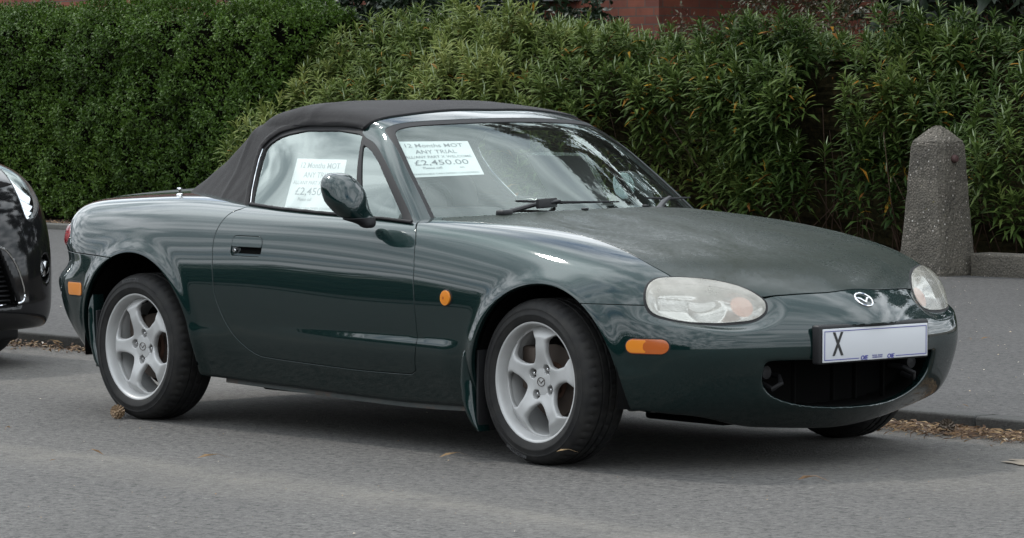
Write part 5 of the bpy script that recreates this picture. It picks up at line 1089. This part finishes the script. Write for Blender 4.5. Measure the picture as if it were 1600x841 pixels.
def tree(name, x_, y_, h_, rad, n, label, seed, low=1.2, group=None, mt_=None, L=.16):
    o = empty('evergreen_tree' if mt_ is None else 'street_tree', (x_, y_, SZG), label, 'tree', group); g = np.random.default_rng(seed); b_ = MB()
    b_.tube([(0, 0, -.05), (.06, .02, h_*.3), (-.05, .05, h_*.6), (0, 0, h_*.92)], [.20, .16, .10, .03], 12)
    b_.build('trunk', TW, o); lb = MB(); c0 = []
    for i in range(34):
        a = g.uniform(0, 6.28); z0 = g.uniform(low*.7, h_*.9); r_ = rad*g.uniform(.5, 1.0)*(1-.5*abs(z0/h_-.4)); e_ = Vector((r_*math.cos(a), r_*math.sin(a), z0+g.uniform(-.1, .6)))
        lb.tube([(0, 0, z0-.3), tuple(Vector((0, 0, z0)).lerp(e_, .5)+Vector((0, 0, .15))), tuple(e_)], [.05, .035, .012], 6)
        for q in range(5): c0.append(np.array(e_)*[g.uniform(.35, 1.05)]*3+0 if False else np.array([e_.x*g.uniform(.35, 1.1), e_.y*g.uniform(.35, 1.1), e_.z+g.normal(0, .25)]))
    lb.build('limbs', TW, o); c0 = np.array(c0); k = len(c0); idx = g.integers(0, k, n); P = c0[idx]+g.normal(0, .27, (n, 3))*np.array([1, 1, .6]); D = unit(n); D[:, 2] -= .15
    foliage('crown', P, D, unit(n)+np.array([0, 0, .8]), rnd(n, L*.6, L*1.2), rnd(n, L*.28, L*.45), mt_ or TM, o, tint=np.clip(g.random(n)*.6+.4*g.random(k)[idx], 0, 1))
tree('t', -6.6, 12.9, 15.8, 3.6, 30000, 'dark evergreen tree behind the hedge at the top right', 11, 1.6, L=.30)
tree('t', -10.3, 14.2, 15.0, 3.2, 13000, 'dark evergreen tree beside the brick house', 12, 1.7, L=.25)
tree('t', -2.4, 13.2, 15.5, 3.5, 22000, 'dark evergreen tree beyond the right edge of the hedge', 13, 1.6, L=.30)
# ------------------------------------------------------------------ the other side of the road (seen only in the paintwork)
OM = leafmat('street tree foliage', [(0, (.013, .025, .008)), (.6, (.026, .048, .013)), (1, (.045, .07, .02))], .5, .2)
bx_ = empty('roadside_hedge', (-12, -11, 0), 'tall dark hedge along the far side of the road', 'hedge')
n = 20000; P = np.stack([rnd(n, -34, 16), rng.normal(-10.8, .35, n), 1.95*rng.random(n)**.8], 1); P[:, 2] *= 1+.28*(vn1(np.stack([P[:, 0]*.5, P[:, 0]*0, P[:, 0]*0], 1))-.5); foliage('foliage', P-np.array([-12, -11, 0]), unit(n), unit(n), rnd(n, .12, .24), rnd(n, .06, .12), OM, bx_)
MB().box((3, -.2, .8), (50, .5, 1.6), .1).build('dark_core', core, bx_)
tree('t', -46, -34, 7.5, 3, 2500, 'far leafy tree down the road beyond the opposite hedge', 30, 1.8, None, OM, .30)
tree('t', -58, 10, 8, 3.6, 3500, 'far tree standing beside the pavement behind the hatchback', 31, 1.6, None, OM, .32)
tree('t', -66, 2, 9, 4.2, 3500, 'far tree standing at the end of the road', 32, 1.6, None, OM, .34)
# ------------------------------------------------------------------ black hatchback parked behind
hb = empty('parked_hatchback', (-5.9, -.10, 0), 'black hatchback cut off by the left edge, parked behind the convertible', 'car')
HX, HYc = -4.66, -.12        # nose position, centre line
hT = Surf([-4.2, -3.3, -2.6, -2.0, -1.4, -.9, -.5, -.15, .1], [0, .3, .6, .75, .95], [[1.05, 1.05, 1.02, .98, .85], [1.42, 1.42, 1.38, 1.30, 1.1], [1.47, 1.46, 1.42, 1.32, 1.1], [1.40, 1.39, 1.33, 1.22, 1.05], [1.10, 1.10, 1.07, 1.03, .90], [1.00, .995, .985, .95, .84], [.93, .925, .915, .885, .78], [.83, .82, .80, .77, .66], [.70, .70, .68, .64, .55]])
hW = Surf([-4.2, -3.2, -2.0, -1.0, -.5, 0], [.15, .35, .55, .75, .95, 1.2, 1.45], [[.72, .78, .80, .80, .74, .62, .50], [.80, .84, .86, .86, .80, .68, .56], [.80, .84, .855, .855, .80, .69, .57], [.80, .85, .865, .86, .80, .70, .6], [.78, .84, .855, .84, .76, .68, .6], [.70, .76, .77, .74, .66, .6, .5]])
hN = Cur([.12, .2, .32, .45, .6, .75, .9, 1.05], [-.10, -.02, .0, -.005, -.03, -.10, -.25, -.5]); hC = Cur([0, .2, .4, .6, .75, .95], [0, .01, .045, .13, .26, .55])
hFA = (-.80, .31, .365)
def FHB(x, y, z):
    X = x-HX; w_ = np.abs(y-HYc); a = (z-hT(X, w_))*.93; b = (w_-hW(X, z))*.97; c = (X-(hN(z)-hC(w_)))*.85; d = (-4.0+.25*np.maximum(z-.8, 0)-X)*.9
    s_ = smax(smax(b, c, .14), d, .15); f = smax(smax(a, s_, .12), .17-z, .04)
    for cx in (hFA[0], -3.25): f = smax(f, np.minimum(.355-np.hypot(X-cx, z-.31), w_-.5), .014)
    # lower grille opening, fog lamp pocket
    f = smax(f, -np.maximum(np.maximum(w_-.30-.45*np.maximum(.56-z, 0), np.abs(z-.42)-.135), -.10-X+.0), .02)
    f = smax(f, -np.maximum(np.hypot((w_-.655)/1.0, (z-.445)/1.25)-.052, -.25-X), .012)
    return f
hbm = snets(FHB, (HX-4.3, HYc-.92, .1), (HX-.80, HYc+.92, 1.52), (.024, .024, .024)); hbm = clip(hbm, HX-.85-hbm[0][:, 0]); nose_ = snets(FHB, (HX-.9, HYc-.92, .1), (HX+.05, HYc+.92, 1.12), (.0115, .0115, .0115)); nose_ = clip(nose_, nose_[0][:, 0]-HX+.85)
hbm = (np.concatenate([hbm[0], nose_[0]]), np.concatenate([hbm[1], nose_[1]]), np.concatenate([hbm[2], nose_[2]+len(hbm[0])])); P = hbm[0]
HP = mat('black car paint', (.007, .007, .0075), .5, 0, .75, 0, cr=.07)
w_ = np.abs(P[:, 1]-HYc); X = P[:, 0]-HX
gf = np.minimum(P[:, 2]-.985+.0*X, np.minimum(-1.15-X, 1.38-P[:, 2])); gs_ = clip(hbm, gf); hbm = clip(hbm, -gf)
link('window_glass', gs_, DG, hb, 0)
def hlamp(P):
    w_ = np.abs(P[:, 1]-HYc); X = P[:, 0]-HX
    poly = cat([(.53, .675), (.63, .69), (.735, .77), (.765, .87), (.71, .925), (.60, .91), (.535, .80)], True, 4); return np.where(X > -.75, polysd(np.stack([w_-.0, P[:, 2]], 1), poly), -1)
s = hlamp(hbm[0]); hl_ = clip(hbm, s-.002); hbm = clip(hbm, -s-.002)
P = hbm[0]; w_ = np.abs(P[:, 1]-HYc); X = P[:, 0]-HX; gi = np.where(X > -.3, np.minimum(hN(P[:, 2])-hC(w_)-.02-X, 1), -1); cav = clip(hbm, gi); hbm = clip(hbm, -gi); link('grille_cavity', cav, M['dark'], hb, 0)
P = hbm[0]; bl = -np.abs(P[:, 2]-(.925+.20*(-(P[:, 0]-HX)-.2)))+.002; hp_ = clip(hbm, np.where((P[:, 0]-HX) > -1.3, np.minimum(P[:, 2]-.60-.0, -np.abs(np.abs(P[:, 1]-HYc)-.68)+.002), -1)); 
link('body_shell', hbm, HP, hb, .01)
for sg in (-1, 1):
    q = clip(hl_, (hl_[0][:, 1]-HYc)*sg); s = hlamp(q[0]); hh_ = link('headlight', clip(q, .006-s), M['trim'], hb, .02)
    ln_ = clip(q, s-.006); link('lens', push(ln_, .002), glass('clear lamp cover', (.92, .94, .95), .02, 1.5) if sg < 0 else bpy.data.materials['clear lamp cover'], hh_, .004)
    dd = .03+.05*np.clip((s3_ := np.clip(hlamp(ln_[0])/.05, 0, 1)), 0, 1); w_ = np.abs(ln_[0][:, 1]-HYc); rr = np.hypot(w_-.60, ln_[0][:, 2]-.80); dd += .05*np.clip(1-(rr/.062)**2, 0, 1)+.006*np.sin(w_*160)*(rr > .065); PB = ln_[0]-ln_[1]*dd[:, None]
    mesh('reflector', PB, ln_[2], M['reflector'], hh_, nrm=vn(PB, ln_[2]))
    xf = HX-.262; yf = HYc+sg*.655
    fg = MB().lathe([(.030, xf+.035), (.040, xf+.05), (.046, xf+.045), (.046, xf-.02)], 28, 'x', (0, yf, .445)).build('fog_lamp', M['chrome'], hb); MB().lathe([(0, xf+.03), (.02, xf+.03), (.032, xf+.022), (.032, xf-.02)], 24, 'x', (0, yf, .445)).build('lens', M['reflector'], fg)
def nx(yo, z_):
    xs = np.linspace(HX-.8, HX+.05, 300); v = FHB(xs, np.full(300, HYc+yo), np.full(300, z_)); k = np.where(v < 0)[0]; return float(xs[k[-1]]) if len(k) else HX-.3
pts = [(0, .575), (.18, .572), (.30, .552), (.36, .50), (.405, .42), (.43, .345), (.42, .31), (.38, .295), (.28, .285), (0, .28)]; pts = cat(pts, False, 5); b_ = MB()
for sg in (-1, 1): b_.tube([(nx(sg*min(a+.03, .48), z_)+.002, HYc+sg*(a+.03), z_) for a, z_ in pts if a > .05], .0055, 6)
b_.build('grille_trim', M['chrome'], hb)
b_ = MB()
for z_ in np.arange(.31, .55, .022):
    for sg in (-1, 1): b_.tube([(HX-hC(np.array([a]))[0]-.05, HYc+sg*a, z_) for a in np.linspace(0, .40-.35*max(z_-.36, 0), 8)], .0045, 6)
b_.build('grille_mesh', M['trim'], hb)
MB().box((HX-.45, HYc, .150), (.35, 1.15, .08), .02).build('air_dam', M['trim'], hb)
def simplewheel(x_, sg):
    r = empty('wheel', (HX+x_, HYc+sg*.76, .305)); r.parent = hb; r.rotation_euler = (0, 0, math.pi if sg > 0 else 0)
    MB().lathe([(.205, .02), (.225, -.01), (.27, -.012), (.295, .01), (.305, .03), (.305, .15), (.29, .18), (.2, .18)], 72).build('tyre', M['tyre'], r); MB().lathe([(0, .04), (.06, .02), (.12, .035), (.18, .03), (.205, .01), (.21, .02), (.2, .05)], 60).build('rim', M['alloy'], r)
for x_ in (-.80, -3.25):
    for sg in (-1, 1): simplewheel(x_, sg)
for o_ in hb.children:
    o_.location = Vector(o_.location)-hb.location
